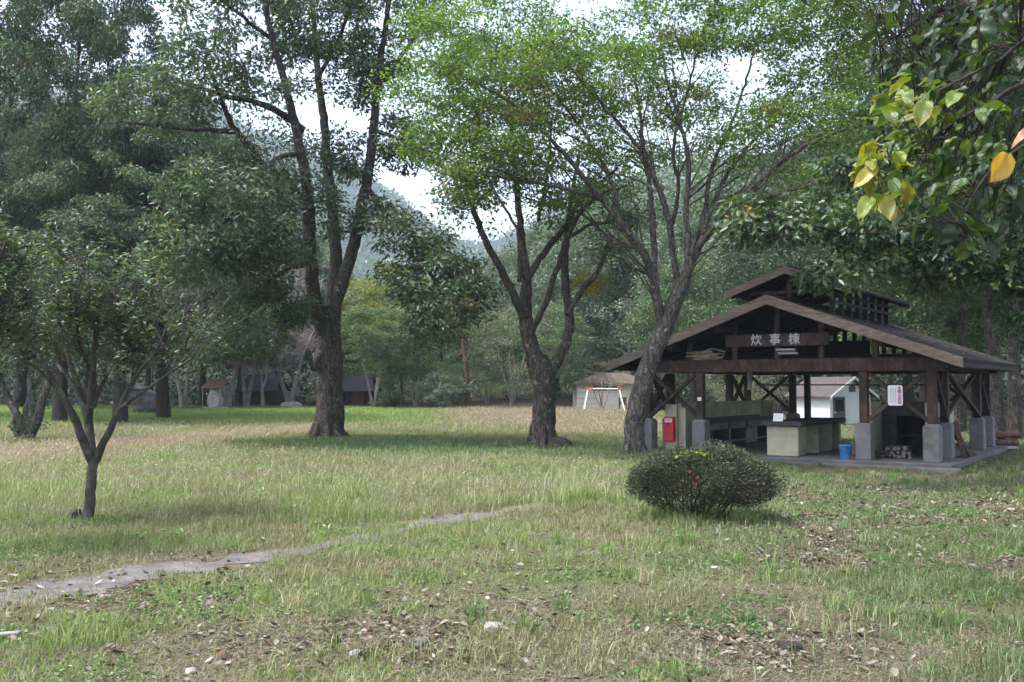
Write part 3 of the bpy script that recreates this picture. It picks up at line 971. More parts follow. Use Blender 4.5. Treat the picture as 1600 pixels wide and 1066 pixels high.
osmanthus('osmanthus_shrub', [
    ([(-70, 850, 12), (-68, 780, 11), (-66, 720, 10)], 0, 0),
    ([(-66, 730, 8), (-50, 650, 6), (-30, 560, 4), (0, 480, 2.6), (25, 420, 1.8)], 0, .3),
    ([(-66, 730, 7), (-90, 640, 6), (-100, 540, 4), (-80, 440, 2.6)], 0, .3),
    ([(-55, 660, 5), (-40, 560, 4), (-20, 450, 3), (10, 380, 2)], 0, -.4)],
    [(-12, 440, 66, 56, 0, .6, 56), (-70, 470, 90, 90, 0, .8, 50), (24, 395, 30, 22, 0, .35, 10), (5, 500, 50, 40, 0, .5, 26)], 9.6, -70,
    'dense leafy green shrub cut off by the left edge, beside the young osmanthus', 20)

# ------------------------------------------------------------------ azalea bush
Y = 11.9
b = gpt(1088, Y)
w = Wood()
k_ = Y / F_PX
bushc = P(1090, 752, Y)
n = 23000
d = rand_dir(n)
d[:, 2] = np.where(d[:, 2] < -.75, -d[:, 2], d[:, 2])
az = np.arctan2(d[:, 1], d[:, 0])
lob = 1 + .36 * (fbm(np.cos(az) * 1.5 + 5, np.sin(az) * 1.5 + d[:, 2] * 1.2, 61, 3) - .5) * 2
rad = np.array([116 * k_, .78, 52 * k_])
sh = np.where(rng.random(n) < .8, .8 + .22 * rng.random(n), rng.random(n) ** .5)
pp = bushc + d * rad * (sh * lob)[:, None]
# undercut towards the stems
zrel = (pp[:, 2] - b[2]) / 1.0
tuck = np.clip(.74 + zrel * .9, .7, 1)
pp[:, :2] = bushc[:2] + (pp[:, :2] - bushc[:2]) * tuck[:, None]
pp[:, 2] = np.maximum(pp[:, 2], b[2] + .1 + .1 * rng.random(n))
dd = unit(d * [1, 1, .6] + rand_dir(n) * .8 + [0, 0, .35])
nr = unit(d + rand_dir(n) * .8 + [0, 0, .4])
C = np.array([(.026, .036, .022), (.036, .048, .028), (.052, .066, .04), (.07, .055, .04)])
T = C[rng.choice(4, n, p=[.3, .35, .2, .15])] * rng.uniform(.7, 1.3, n)[:, None]
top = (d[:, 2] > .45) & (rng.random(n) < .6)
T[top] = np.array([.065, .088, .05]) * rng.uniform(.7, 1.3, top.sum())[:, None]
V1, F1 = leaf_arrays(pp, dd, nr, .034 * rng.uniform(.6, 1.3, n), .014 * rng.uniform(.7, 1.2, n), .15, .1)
for q in range(34):
    a = rng.random() * 2 * PI
    p0 = b + np.array([math.cos(a) * .16 * rng.random(), math.sin(a) * .16 * rng.random(), -.03])
    e = bushc + rand_dir(1)[0] * rad * np.array([.75, .75, .3]) + [0, 0, .05]
    m = (p0 + e) / 2 + [0, 0, -.08] + rng.normal(size=3) * .05
    s = spline([p0, m, e], .1)
    w.add(*tube(s, np.linspace(.016, .005, len(s)), 5, .1, q))
idx = rng.choice(n, 1500)
for q in idx:
    o = bushc + (pp[q] - bushc) * .72
    w.add(*tube([o, (o + pp[q]) / 2 + rng.normal(size=3) * .02, pp[q] + (pp[q] - bushc) * .06 * rng.random()], [.005, .004, .0015], 3))
for q in range(26):
    dq = rand_dir(1)[0]
    dq[2] = abs(dq[2])
    o = bushc + dq * rad * .9
    o[:2] = bushc[:2] + (o[:2] - bushc[:2])
    ln = rng.uniform(.05, .17)
    e = o + unit(dq * [1, 1, .6] + np.array([0, 0, .7]) + rng.normal(size=3) * .3) * ln
    w.add(*tube([o, (o + e) / 2, e], [.004, .003, .0015], 3))
    m = 12
    pq = o + (e - o) * rng.random((m, 1))
    V, Fq = leaf_arrays(pq, rand_dir(m) + [0, 0, .4], rand_dir(m) + [0, 0, .5], np.full(m, .03), np.full(m, .013))
    F1 = np.vstack([F1, Fq + len(V1)])
    V1 = np.vstack([V1, V])
    T = np.vstack([T, np.array([.06, .08, .045]) * rng.uniform(.7, 1.3, (m, 1))])
az_root = finish_tree('azalea_bush', b, w, M['bark_dark'], [(V1, F1, np.repeat(T, 4, 0))], M['leaf'], 'rounded dark azalea bush with a few red flowers, in front of the pavilion', 'bush', crown='foliage')
for (fx, fy) in [(1077, 737), (1089, 746), (1066, 751), (1087, 756)]:
    c = P(fx, fy, Y - .74)
    m = 14
    a = np.arange(m) / m * 2 * PI
    dv = np.stack([np.cos(a), -.6 + .3 * np.sin(a * 2), np.sin(a)], 1)
    V, Fq = leaf_arrays(np.repeat(c[None], m, 0) - b, dv, np.repeat([[0, -1., .3]], m, 0) + rand_dir(m) * .3, np.full(m, .02), np.full(m, .013))
    link('flower', np_me('flower', V, Fq, M['petal'], np.repeat(np.array([[.33, .07, .075]]) * rng.uniform(.8, 1.2, (m, 1)), 4, 0)), None, az_root)
vc = np.array([P(1050 + 54 * rng.random(), 709 + 8 * rng.random() - 3, Y - .2 - .3 * rng.random()) for _ in range(9)])
V, Fq, T = crown_leaves(vc, 3, .05, .045, .032, [((.12, .22, .035), 3), ((.2, .24, .04), 1), ((.5, .42, .04), .5)], up=.8, flat=.5)
link('vine_leaves', np_me('vine_leaves', V - b, Fq, M['leaf_thin'], T), None, az_root)

# ------------------------------------------------------------------ near branch with big leaves, top right
NU, NV = 9, 7


def big_leaf(p, d, nrm, L, W, tint, edge=None, curl=.2, wave=.07):
    u = np.linspace(0, 1, NU)
    v = np.linspace(-1, 1, NV)
    U_, V_ = np.meshgrid(u, v, indexing='ij')
    wd = np.sin(PI * np.clip(U_, 0, 1) ** .85) ** .7 * (1 - .25 * U_)
    wd[0] = .03
    wd[-1] = .0
    d = unit(d)
    s = unit(np.cross(d, nrm))
    nn = np.cross(s, d)
    x = U_ * L
    y = V_ * wd * W * .5
    z = -curl * L * U_ ** 2 + abs(V_) * wd * W * .16 + wave * W * np.sin(U_ * 11 + V_ * 2 + p[0] * 90)
    co = p + x[..., None] * d + y[..., None] * s + z[..., None] * nn
    t = np.ones((NU, NV, 1)) * np.asarray(tint)
    if edge is not None:
        k = np.clip((np.abs(V_) - .55) * 2 + (U_ - .75) * 1.8 + .5 * (vnoise(U_ * 5 + p[0] * 50, V_ * 3 + p[2] * 30, 4) - .5), 0, 1)[..., None]
        t = t * (1 - k) + np.asarray(edge) * k
    return co.reshape(-1, 3), t.reshape(-1, 3), np.stack([U_.ravel(), V_.ravel()], 1)


def big_leaf_mat():
    m, nt, out = new_mat('broad_leaf')
    at = N(nt, 'ShaderNodeAttribute', attribute_name='tint')
    uv = N(nt, 'ShaderNodeUVMap', uv_map='uv')
    sx = N(nt, 'ShaderNodeSeparateXYZ')
    nt.links.new(uv.outputs[0], sx.inputs[0])

    def mth(op, a, b=None, c=None):
        n = N(nt, 'ShaderNodeMath', operation=op)
        for i, q in enumerate((a, b)):
            if q is None: continue
            if isinstance(q, (int, float)): n.inputs[i].default_value = q
            else: nt.links.new(q, n.inputs[i])
        return n.outputs[0]
    av = mth('ABSOLUTE', sx.outputs[1])
    ph = mth('SUBTRACT', mth('MULTIPLY', sx.outputs[0], 10.0), mth('MULTIPLY', av, 2.6))
    fr = mth('ABSOLUTE', mth('SUBTRACT', mth('FRACT', ph), .5))
    vein = mth('GREATER_THAN', .08, fr)
    mid = mth('GREATER_THAN', .07, av)
    ve = mth('MAXIMUM', vein, mid)
    mx = N(nt, 'ShaderNodeMix', data_type='RGBA')
    nt.links.new(mth('MULTIPLY', ve, .3), mx.inputs[0])
    nt.links.new(at.outputs[0], mx.inputs[6])
    mu = N(nt, 'ShaderNodeMix', data_type='RGBA', blend_type='MULTIPLY')
    mu.inputs[0].default_value = 1
    mu.inputs[7].default_value = (.55, .6, .4, 1)
    nt.links.new(at.outputs[0], mu.inputs[6])
    nt.links.new(mu.outputs[2], mx.inputs[7])
    b = N(nt, 'ShaderNodeBsdfPrincipled', Roughness=.38)
    b.inputs['Specular IOR Level'].default_value = .5
    nt.links.new(mx.outputs[2], b.inputs['Base Color'])
    bp = N(nt, 'ShaderNodeBump', Strength=.25, Distance=.002)
    nt.links.new(mth('MINIMUM', mth('MULTIPLY', fr, 4), mth('MULTIPLY', av, 5)), bp.inputs['Height'])
    nt.links.new(bp.outputs[0], b.inputs['Normal'])
    t = N(nt, 'ShaderNodeBsdfTranslucent')
    m2 = N(nt, 'ShaderNodeMix', data_type='RGBA', blend_type='MULTIPLY')
    m2.inputs[0].default_value = 1
    m2.inputs[7].default_value = (1.4, 1.3, .45, 1)
    nt.links.new(mx.outputs[2], m2.inputs[6])
    nt.links.new(m2.outputs[2], t.inputs[0])
    ms = N(nt, 'ShaderNodeMixShader', Fac=.4)
    nt.links.new(b.outputs[0], ms.inputs[1])
    nt.links.new(t.outputs[0], ms.inputs[2])
    nt.links.new(ms.outputs[0], out.inputs[0])
    return m


M['broad_leaf'] = big_leaf_mat()
Yn = 4.6
w = Wood()
tb = np.array([4.9, 5.6, G(4.9, 5.6)])
trunk = spline([np.r_[tb - [0, 0, .1], .17], np.r_[tb + [.05, 0, 1.2], .14], np.r_[tb + [-.05, -.05, 2.4], .12], np.r_[tb + [-.1, -.1, 3.6], .09], np.r_[tb + [-.3, -.2, 5.2], .05]], .15)
w.add(*tube(trunk[:, :3], trunk[:, 3], 12, .1))
nodes, rads = [trunk[:, :3]], [trunk[:, 3]]
nl = [
    [(1640, 130, 4.7, .013), (1540, 165, 4.6, .009), (1470, 205, 4.5, .006), (1430, 240, 4.4, .004), (1370, 265, 4.4, .0025)],
    [(1640, 60, 4.9, .012), (1560, 95, 4.8, .008), (1490, 130, 4.7, .005), (1430, 160, 4.6, .003)],
    [(1640, -60, 5.6, .012), (1540, -10, 5.5, .008), (1450, 30, 5.4, .005), (1375, 70, 5.3, .003)],
    [(1660, 225, 4.4, .01), (1580, 240, 4.3, .006), (1530, 290, 4.2, .004), (1500, 350, 4.2, .0025)],
    [(1650, 10, 6.2, .013), (1520, 60, 6.1, .008), (1430, 120, 6.0, .005), (1380, 170, 6.0, .003)],
]
for rows in nl:
    q = np.array([np.r_[P(a, c, y), r] for a, c, y, r in rows])
    j = np.argmin(np.abs(trunk[:, 2] - (q[0, 2] - .3)))
    q = np.vstack([np.r_[trunk[j, :3], .03], np.r_[(trunk[j, :3] * .5 + q[0, :3] * .5) + [0, 0, .12], .02], q])
    s = spline(q, .06)
    w.add(*tube(s[:, :3], s[:, 3], 7, .06))
    nodes.append(s[:, :3])
    rads.append(s[:, 3])
nodes, rads = np.vstack(nodes), np.concatenate(rads)
GRN = [(.06, .12, .028), (.05, .10, .028), (.085, .15, .032), (.036, .08, .028)]
lp = []


def spray(cx, cy, rx, ry, y0, y1, n, L, cols, edge=None, pe=0.0):
    for _ in range(int(n * 1.5)):
        a, r = rng.random() * 2 * PI, rng.random() ** .5
        lp.append((P(cx + rx * r * math.cos(a), cy + ry * r * math.sin(a), rng.uniform(y0, y1)), L * .8 * rng.uniform(.65, 1.3), cols[rng.integers(len(cols))], edge if rng.random() < pe else None))


DKG = [(.024, .052, .024), (.034, .066, .028), (.03, .06, .036)]
spray(1490, 200, 105, 70, 4.3, 4.8, 42, .13, GRN)
spray(1440, 165, 62, 55, 4.3, 4.7, 22, .135, [(.17, .22, .032), (.13, .19, .03), (.09, .15, .03)], (.38, .30, .12), .3)
spray(1380, 262, 46, 52, 4.1, 4.5, 24, .135, [(.21, .22, .03), (.15, .20, .03), (.10, .16, .03)], (.40, .22, .06), .45)
spray(1450, 290, 60, 70, 4.2, 4.6, 24, .125, GRN)
spray(1530, 320, 60, 80, 4.2, 4.8, 34, .12, DKG + GRN[:2])
spray(1570, 120, 70, 130, 4.6, 5.4, 46, .13, DKG + GRN)
spray(1450, 60, 100, 70, 5.0, 6.2, 70, .12, DKG + GRN[:2])
spray(1550, 30, 90, 60, 5.0, 6.4, 60, .13, DKG + GRN[:2])
spray(1410, 140, 40, 60, 5.6, 6.2, 24, .11, DKG + GRN[:2])
spray(1590, 350, 40, 60, 4.4, 5.0, 16, .12, DKG)
spray(1490, 370, 50, 35, 4.3, 4.7, 12, .12, GRN[:2] + DKG)
lp.append((P(1577, 240, 3.8), .145, (.42, .27, .04), (.28, .09, .04), (-.55, -.1, -.75), (.35, -1, .1), .75))
lp.append((P(1618, 196, 3.7), .12, (.40, .19, .10), (.5, .25, .14), (-.8, -.1, -.5), (.2, -.5, .9), .35))
lp.append((P(1372, 258, 4.1), .14, (.32, .28, .04), (.42, .22, .11), (-.75, -.1, -.6), (.2, -.7, .7), .5))
lp.append((P(1398, 322, 4.2), .07, (.4, .24, .06), (.25, .12, .06), (-.2, 0, -1), (.1, -1, 0), .5))
spray(1460, 110, 110, 90, 5.4, 7.0, 90, .12, DKG + GRN[:1])
spray(1560, 230, 60, 120, 4.8, 6.0, 60, .125, DKG + GRN[:2])
spray(1420, 200, 60, 70, 4.6, 5.6, 26, .12, GRN + [(.2, .28, .04)])
spray(1385, 60, 30, 60, 5.6, 6.6, 26, .11, DKG)
spray(1520, 150, 110, 150, 5.0, 6.6, 110, .12, DKG)
spray(1470, 300, 80, 70, 4.8, 5.6, 34, .11, DKG)
spray(1500, 30, 110, 60, 5.5, 7.5, 70, .12, DKG)
for _ in range(2600):  # unseen part of the crown, made wide and dense to shade the right foreground
    q = ellipsoid_pts((6.2, 6.4, 5.8), (5.6, 6.0, 2.2), 1)[0]
    pxq = CX + F_PX * q[0] / q[1] if q[1] > .5 else 5000
    pyq = 602 - (q[2] - 1.6) / max(q[1], .5) * F_PX
    if pxq > 1640 or pyq < -30: lp.append((q, .2, DKG[rng.integers(3)], None))
V, T, UVs, Fq, n = [], [], [], [], 0
lf = grid_faces(NU, NV)
for (p, L, c, e, *sp3) in lp:
    dn = np.linalg.norm(nodes[20:] - p, axis=1)
    j = int(np.argmin(dn)) + 20
    if rng.random() < .75: w.add(*tube([nodes[j], (nodes[j] + p) / 2 + [0, 0, .02], p], [.0028, .0022, .0015], 4))
    d = np.array([-.45, rng.normal() * .5, -.45]) + rng.normal(size=3) * .45
    nr = np.array([0, -.15, 1.]) + rng.normal(size=3) * .4
    wr_ = rng.uniform(.55, .7)
    if sp3: d, nr, wr_ = np.array(sp3[0]), np.array(sp3[1]), sp3[2]
    v, t, uv = big_leaf(p, d, nr, L, L * wr_, np.array(c) * rng.uniform(.8, 1.2), e, rng.uniform(-.05, .5))
    V.append(v); T.append(t); UVs.append(uv); Fq.append(lf + n)
    n += len(v)
nr_root = empty('broadleaf_tree', tb, 0, 'near tree with big veined leaves, some yellow, reaching in at the top right', 'tree')
w.V = [v - tb for v in w.V]
link('branch', w.me('branch', M['bark_dark']), None, nr_root)
link('foliage', np_me('foliage', np.vstack(V) - tb, np.vstack(Fq), M['broad_leaf'], np.vstack(T), np.vstack(UVs), smooth=True), None, nr_root)

# large-leaved tree hanging over the pavilion roof from the right
Y = 18.5
w = Wood()
b = gpt(1690, Y)
limbs = [
    ([(1692, 800, 24), (1690, 730, 21), (1688, 650, 18), (1684, 560, 16), (1680, 470, 14), (1690, 380, 12), (1680, 280, 9), (1660, 150, 6), (1640, 20, 4)], 0, 0),
    ([(1682, 480, 9), (1600, 420, 7.5), (1530, 388, 6), (1470, 362, 5), (1420, 358, 4.5), (1360, 366, 3.8), (1310, 362, 3), (1270, 352, 2)], 0, -1),
    ([(1440, 360, 4), (1390, 345, 3), (1330, 330, 2.4), (1260, 320, 1.6)], -.8, .5),
    ([(1688, 400, 8), (1620, 330, 6), (1550, 290, 4.5), (1480, 260, 3.4), (1400, 250, 2.4)], 0, 2),
    ([(1682, 500, 8), (1620, 470, 6), (1560, 450, 4.5), (1500, 440, 3), (1440, 435, 2)], 0, 1),
    ([(1670, 220, 6), (1600, 160, 4), (1520, 120, 3), (1440, 110, 2)], 0, 1),
]
nodes, rads = px_limbs(w, limbs, Y, sides=12)
cl = px_clumps([(1200, 335, 60, 40, -.5, .8, 18), (1310, 428, 44, 14, -.6, .6, 8), (1340, 345, 70, 36, -.4, 1, 18), (1330, 290, 60, 40, .6, 1, 18), (1430, 320, 70, 60, .5, 1.2, 30), (1380, 395, 60, 26, 0, .9, 12),
                 (1500, 415, 90, 44, .5, 1.2, 40), (1580, 350, 70, 80, 0, 1.2, 40), (1480, 220, 110, 70, 1, 1.5, 50), (1560, 120, 110, 90, 0, 1.8, 60), (1420, 130, 70, 60, 1, 1.2, 24), (1640, 460, 60, 60, 0, 1.2, 20), (1150, 355, 30, 20, -.5, .5, 5),
                 (1450, -260, 260, 110, 0, 4, 110), (1700, -250, 260, 120, 1, 4.5, 90), (1650, -60, 60, 120, 0, 2, 30)], Y)  # clumps high above the view, added to shade the right-hand ground
grow_branches(w, nodes, rads, cl, .03)
lv = crown_leaves(cl, 62, .42, .16, .085, DK + [((.075, .13, .055), 2), ((.11, .16, .05), .6)], up=.55, flat=.6, hang=.45, twigs=(w, 4))
yl = px_clumps([(1172, 335, 14, 14, -.6, .3, 3)], Y)
grow_branches(w, nodes, rads, yl, .02)
lv2 = crown_leaves(yl, 22, .25, .12, .06, [((.36, .22, .06), 2), ((.3, .28, .07), 2)], up=.5, hang=.4)
finish_tree('overhanging_tree', b, w, M['bark_dark'], [lv, lv2], M['leaf'], 'dark tree whose long limb and drooping leaves hang over the pavilion roof')

# ------------------------------------------------------------------ background trees: prototypes, then copies
PR = {}


def proto(key, H, base, rx, ncl, nleaf, L, W, cols, bark, mat, tr=.22, lean=.05, stems=1, flat=.55, hang=.2, up=.5, spread=.75, cone=0, branch=.09, twig=4, spreadstem=.25, hole=0.0):
    w = Wood()
    nodes, rads = [], []
    for s in range(stems):
        a = s / max(1, stems) * 2 * PI + rng.random()
        k = spreadstem if stems > 1 else lean
        hh = H * (.8 if stems == 1 else rng.uniform(.5, .72))
        pts = []
        for q in np.linspace(0, 1, 6):
            wob = rng.normal(size=2) * .018 * H * q
            pts.append(np.r_[math.cos(a) * k * hh * q ** 1.2 + wob[0], math.sin(a) * k * hh * q ** 1.2 + wob[1], hh * q - .15, tr * (1.25 - q * 1.1 if q > 0 else 1.45)])
        sp = spline(np.array(pts), .35)
        w.add(*tube(sp[:, :3], np.maximum(sp[:, 3], .015), 10, .1, s))
        nodes.append(sp[:, :3])
        rads.append(np.maximum(sp[:, 3], .015))
    nodes, rads = np.vstack(nodes), np.concatenate(rads)
    c = []
    while len(c) < ncl:
        q = ellipsoid_pts((0, 0, (base + H) / 2), (rx, rx, (H - base) / 2), 1, .6)[0]
        t = (q[2] - base) / (H - base)
        if cone and math.hypot(q[0], q[1]) > rx * (1 - t) ** .8 + .2: continue
        # lumpy outline
        lum = float(fbm([q[0] * .35 + 9 + len(key)], [q[1] * .35 + q[2] * .4], 70, 2)[0])
        if lum < .36 + hole: continue
        c.append(q)
    c = np.array(c)
    ok = nodes[:, 2] > min(base * .6, H * .3)
    if stems > 1: ok = nodes[:, 2] > H * .15
    grow_branches(w, nodes[ok], rads[ok], c, branch, arch=.1, sides=5)
    tm = w
    if nleaf:
        V, Fq, T = crown_leaves(c, nleaf, spread, L, W, cols, up=up, flat=flat, hang=hang, jitter=.42, twigs=(w, twig))
        cm = np_me(key + '_crown', V, Fq, mat, T)
    else:
        for q in c:
            for _ in range(twig):
                e = q + rand_dir(1)[0] * spread * rng.uniform(.5, 1.3) + [0, 0, .1]
                w.add(*tube([q, (q + e) / 2 + rng.normal(size=3) * .06, e], [.016, .012, .006], 3))
        cm = None
    PR[key] = (tm.me(key + '_trunk', bark), cm)


proto('evergreen_broad', 21, 4.2, 6.2, 340, 185, .24, .10, DK, M['bark_dark'], M['leaf'], .33, spread=.85, hang=.35, branch=.14)
proto('evergreen_oak', 20, 3.6, 6.4, 330, 185, .25, .095, OAK, M['bark_dark'], M['leaf'], .3, spread=.88, hang=.4, branch=.14)
proto('cedar', 24, 3.5, 4.2, 300, 100, .26, .06, DK, M['bark_dark'], M['leaf'], .3, cone=1, spread=.95, hang=.5, flat=.4, branch=.06)
proto('laurel', 13, 1.4, 4.6, 260, 105, .23, .085, GREYG, M['bark_dark'], M['leaf_gloss'], .2, spread=.9, branch=.1)
proto('broadleaf', 11, 2.2, 4.4, 210, 100, .22, .095, MID, M['bark_dark'], M['leaf'], .18, spread=.85, branch=.08)
proto('yellowing', 10.5, 3.2, 4.2, 200, 90, .2, .10, YELG, M['bark'], M['leaf_thin'], .18, spread=.8, flat=.35, branch=.08)
proto('small_maple', 6.5, 2.0, 3.2, 130, 95, .17, .09, MID + [((.13, .19, .06), 2)], M['bark_pale'], M['leaf_thin'], .09, stems=3, flat=.3, spread=.65, branch=.05)
proto('pale_stem', 7.4, 2.5, 3.2, 140, 100, .18, .08, MID, M['bark_pale'], M['leaf'], .13, stems=2, spread=.7, branch=.05, spreadstem=.22)
proto('bare_cherry', 9.5, 3.4, 4.4, 230, 0, 0, 0, None, M['twig_pink'], None, .15, stems=2, spread=.9, twig=9, branch=.06, spreadstem=.35)
proto('wispy', 6.8, .8, 3.0, 150, 34, .15, .055, [((.16, .18, .10), 2), ((.2, .2, .13), 2), ((.12, .16, .08), 1)], M['twig_pink'], M['leaf'], .08, stems=4, spread=.75, twig=7, branch=.03)
proto('round_shrub', 2.3, .15, 1.4, 90, 130, .12, .045, GREYG, M['bark_dark'], M['leaf_gloss'], .05, stems=4, spread=.42, branch=.02)
proto('bare_shrub', 3.6, 1.2, 1.9, 44, 10, .12, .05, [((.22, .2, .1), 2), ((.14, .17, .07), 1)], M['twig_pink'], M['leaf'], .05, stems=6, spread=.5, twig=4, branch=.016, spreadstem=.4)
proto('tall_trunk', 17, 6.0, 4.4, 190, 105, .22, .095, DK + MID[:1], M['bark'], M['leaf'], .2, spread=.95, branch=.08, lean=.03)
proto('low_bush', 1.5, .1, 1.3, 60, 110, .11, .05, MID + [((.2, .2, .05), 1)], M['bark_dark'], M['leaf'], .04, stems=4, spread=.38, branch=.02)

GF = 'trees of the forest edge around the field'
bgt = [  # px, distance, kind, scale, rotation, name, label
    (95, 41, 'evergreen_broad', (.66, 1.1), .3, 'dense_evergreen_tree', 'tall dark evergreen with a thick black trunk at the left edge of the field'),
    (-30, 46, 'evergreen_oak', (1.0, 1.2), 1.2, 'dense_evergreen_tree', 'tall evergreen filling the top left corner of the photo'),
    (190, 40.5, 'evergreen_oak', (.72, .66), 2.0, 'dense_evergreen_tree', 'evergreen whose dark trunk stands just left of the tilted boulder'),
    (257, 44, 'evergreen_broad', (.74, .66), 4.1, 'dense_evergreen_tree', 'evergreen with a straight dark trunk just right of the tilted boulder'),
    (30, 60, 'cedar', .95, 0, 'cedar_tree', 'narrow dark cedar behind the trees at the far left'),
    (140, 58, 'evergreen_broad', (.9, .84), 2.2, 'dense_evergreen_tree', 'deep green evergreen rising behind the boulder and its neighbours'),
    (232, 63, 'evergreen_oak', .74, 5.0, 'dense_evergreen_tree', 'greyish evergreen behind the dark trunks near the boulder'),
    (315, 70, 'evergreen_broad', .72, 1.0, 'dense_evergreen_tree', 'dark evergreen behind the stone monument with the little roof'),
    (372, 74, 'cedar', .62, 0, 'cedar_tree', 'dark cedar behind the cabin left of the big field tree'),
    (430, 76, 'evergreen_oak', .72, 3.0, 'dense_evergreen_tree', 'evergreen rising behind the bare pinkish cherry tree'),
    (500, 80, 'evergreen_broad', .55, .6, 'dense_evergreen_tree', 'dark evergreen hidden behind the trunk of the big field tree'),
    (287, 59, 'pale_stem', .95, .5, 'slender_tree', 'slender pale forked tree between the straight dark trunk and the stone monument'),
    (357, 60, 'pale_stem', 1.0, 2.2, 'slender_tree', 'pale curved stem just right of the stone monument'),
    (386, 61, 'pale_stem', .95, 3.6, 'slender_tree', 'slim pale tree directly in front of the left cabin'),
    (411, 59.5, 'bare_cherry', .62, 1.2, 'cherry_tree', 'small bare tree with whitish forked trunk right of the left cabin'),
    (452, 63, 'bare_cherry', 1.0, .2, 'cherry_tree', 'bare pinkish cherry tree with a wide haze of twigs, left of the burled field tree'),
    (585, 62, 'small_maple', 1.0, .4, 'small_maple_tree', 'small green maple with thin pale stems right of the red-doored cabin'),
    (650, 64, 'small_maple', 1.05, 2.4, 'small_maple_tree', 'leafy small maple left of the silvery round shrub'),
    (612, 74, 'yellowing', 1.0, 1.4, 'yellowing_tree', 'yellow-green tree catching light behind the small maples'),
    (545, 76, 'broadleaf', .82, 3.4, 'broadleaf_tree', 'mid green tree behind the red-doored cabin'),
    (690, 78, 'broadleaf', .74, .9, 'broadleaf_tree', 'rounded green tree behind the silvery shrub'),
    (628, 69, 'broadleaf', .55, 4.4, 'broadleaf_tree', 'low bushy green tree under the yellow-green one'),
    (691, 61, 'round_shrub', 1.0, 0, 'round_shrub', 'silvery round shrub at the far edge of the field'),
    (590, 60.8, 'low_bush', 1.0, 0, 'low_bush', 'low yellowish bush at the foot of the thin pale maple stems'),
    (762, 66, 'small_maple', .95, 5.1, 'small_maple_tree', 'loose green maple just right of the red pine trunk'),
    (800, 63, 'wispy', .95, 1.0, 'wispy_tree', 'wispy greyish tree left of the forked field tree'),
    (790, 82, 'laurel', .95, 2.0, 'laurel_tree', 'pale grey-green tree above the wispy one, seen left of the forked tree'),
    (862, 65, 'broadleaf', .62, 1.7, 'broadleaf_tree', 'dark green tree with a slanting trunk just right of the forked tree'),
    (905, 74, 'laurel', 1.05, .8, 'laurel_tree', 'grey-green laurel rising behind the left end of the beige shed'),
    (962, 76, 'laurel', 1.1, 4.0, 'laurel_tree', 'large grey-green laurel behind the middle of the beige shed'),
    (1025, 72, 'laurel', 1.12, 5.5, 'laurel_tree', 'grey-green laurel seen right behind the leaning maple trunk'),
    (870, 90, 'evergreen_oak', .8, 2.6, 'dense_evergreen_tree', 'tall evergreen far behind the forked tree'),
    (1000, 92, 'evergreen_oak', .82, 1.1, 'dense_evergreen_tree', 'tall evergreen far behind the leaning maple'),
    (940, 61.5, 'bare_shrub', .9, .3, 'bare_shrub', 'grey leafless shrub in front of the beige shed'),
    (1000, 61.5, 'bare_shrub', .9, 2.0, 'bare_shrub', 'grey leafless shrub between the beige shed and the leaning maple'),
    (1085, 62, 'broadleaf', .9, 2.3, 'broadleaf_tree', 'green tree seen over the left eave of the pavilion'),
    (1140, 66, 'laurel', 1.2, 3.3, 'laurel_tree', 'grey-green tree behind the raised upper roof of the pavilion'),
    (1215, 60, 'tall_trunk', .95, 1.0, 'tall_trunk_tree', 'tall tree standing left of the white hut'),
    (1275, 68, 'evergreen_broad', .85, 2.0, 'dense_evergreen_tree', 'tall dark evergreen behind the white hut'),
    (1165, 52, 'wispy', .8, .5, 'wispy_tree', 'light bushy tree seen under the pavilion roof above the sink wall'),
    (1390, 50, 'tall_trunk', .98, 3.0, 'tall_trunk_tree', 'tall tree seen above the warning sign, right of the white hut'),
    (1440, 44, 'broadleaf', 1.0, 4.6, 'broadleaf_tree', 'leafy green tree behind the hearth corner of the pavilion'),
    (1497, 41, 'tall_trunk', 1.05, .2, 'tall_trunk_tree', 'dark straight trunk seen through the cross braces at the right end of the pavilion'),
    (1559, 37, 'tall_trunk', .95, 2.1, 'tall_trunk_tree', 'grey trunk just right of the last pavilion posts'),
    (1583, 34, 'tall_trunk', .9, 4.2, 'tall_trunk_tree', 'leaning grey trunk behind the logs at the right edge'),
    (1618, 40, 'tall_trunk', 1.1, 1.4, 'tall_trunk_tree', 'dark trunk cut by the right edge of the photo'),
    (1530, 54, 'evergreen_broad', .95, 3.1, 'dense_evergreen_tree', 'broad dark evergreen deep in the wood at the right'),
    (1420, 62, 'evergreen_oak', .95, .9, 'dense_evergreen_tree', 'tall evergreen behind the right half of the pavilion roof'),
    (1640, 52, 'evergreen_oak', 1.0, 5.2, 'dense_evergreen_tree', 'evergreen beyond the trunks at the right edge'),
    (1340, 80, 'evergreen_broad', 1.0, 4.5, 'dense_evergreen_tree', 'tallest dark evergreen far behind the white hut'),
]
for (px, Y, kd, sc, rz, nm, lab) in bgt:
    p = gpt(px, Y)
    r = empty(nm, p, rz, lab, 'shrub' if 'shrub' in nm or 'bush' in nm else 'tree', GF)
    r.scale = (sc, sc, sc * (1 if rz < 3 else 1.04)) if not isinstance(sc, tuple) else (sc[0], sc[0], sc[1])
    tm, cm = PR[kd]
    link('trunk' if 'shrub' not in nm and 'bush' not in nm else 'stems', tm, None, r)
    if cm: link('crown' if 'shrub' not in nm and 'bush' not in nm else 'foliage', cm, None, r)

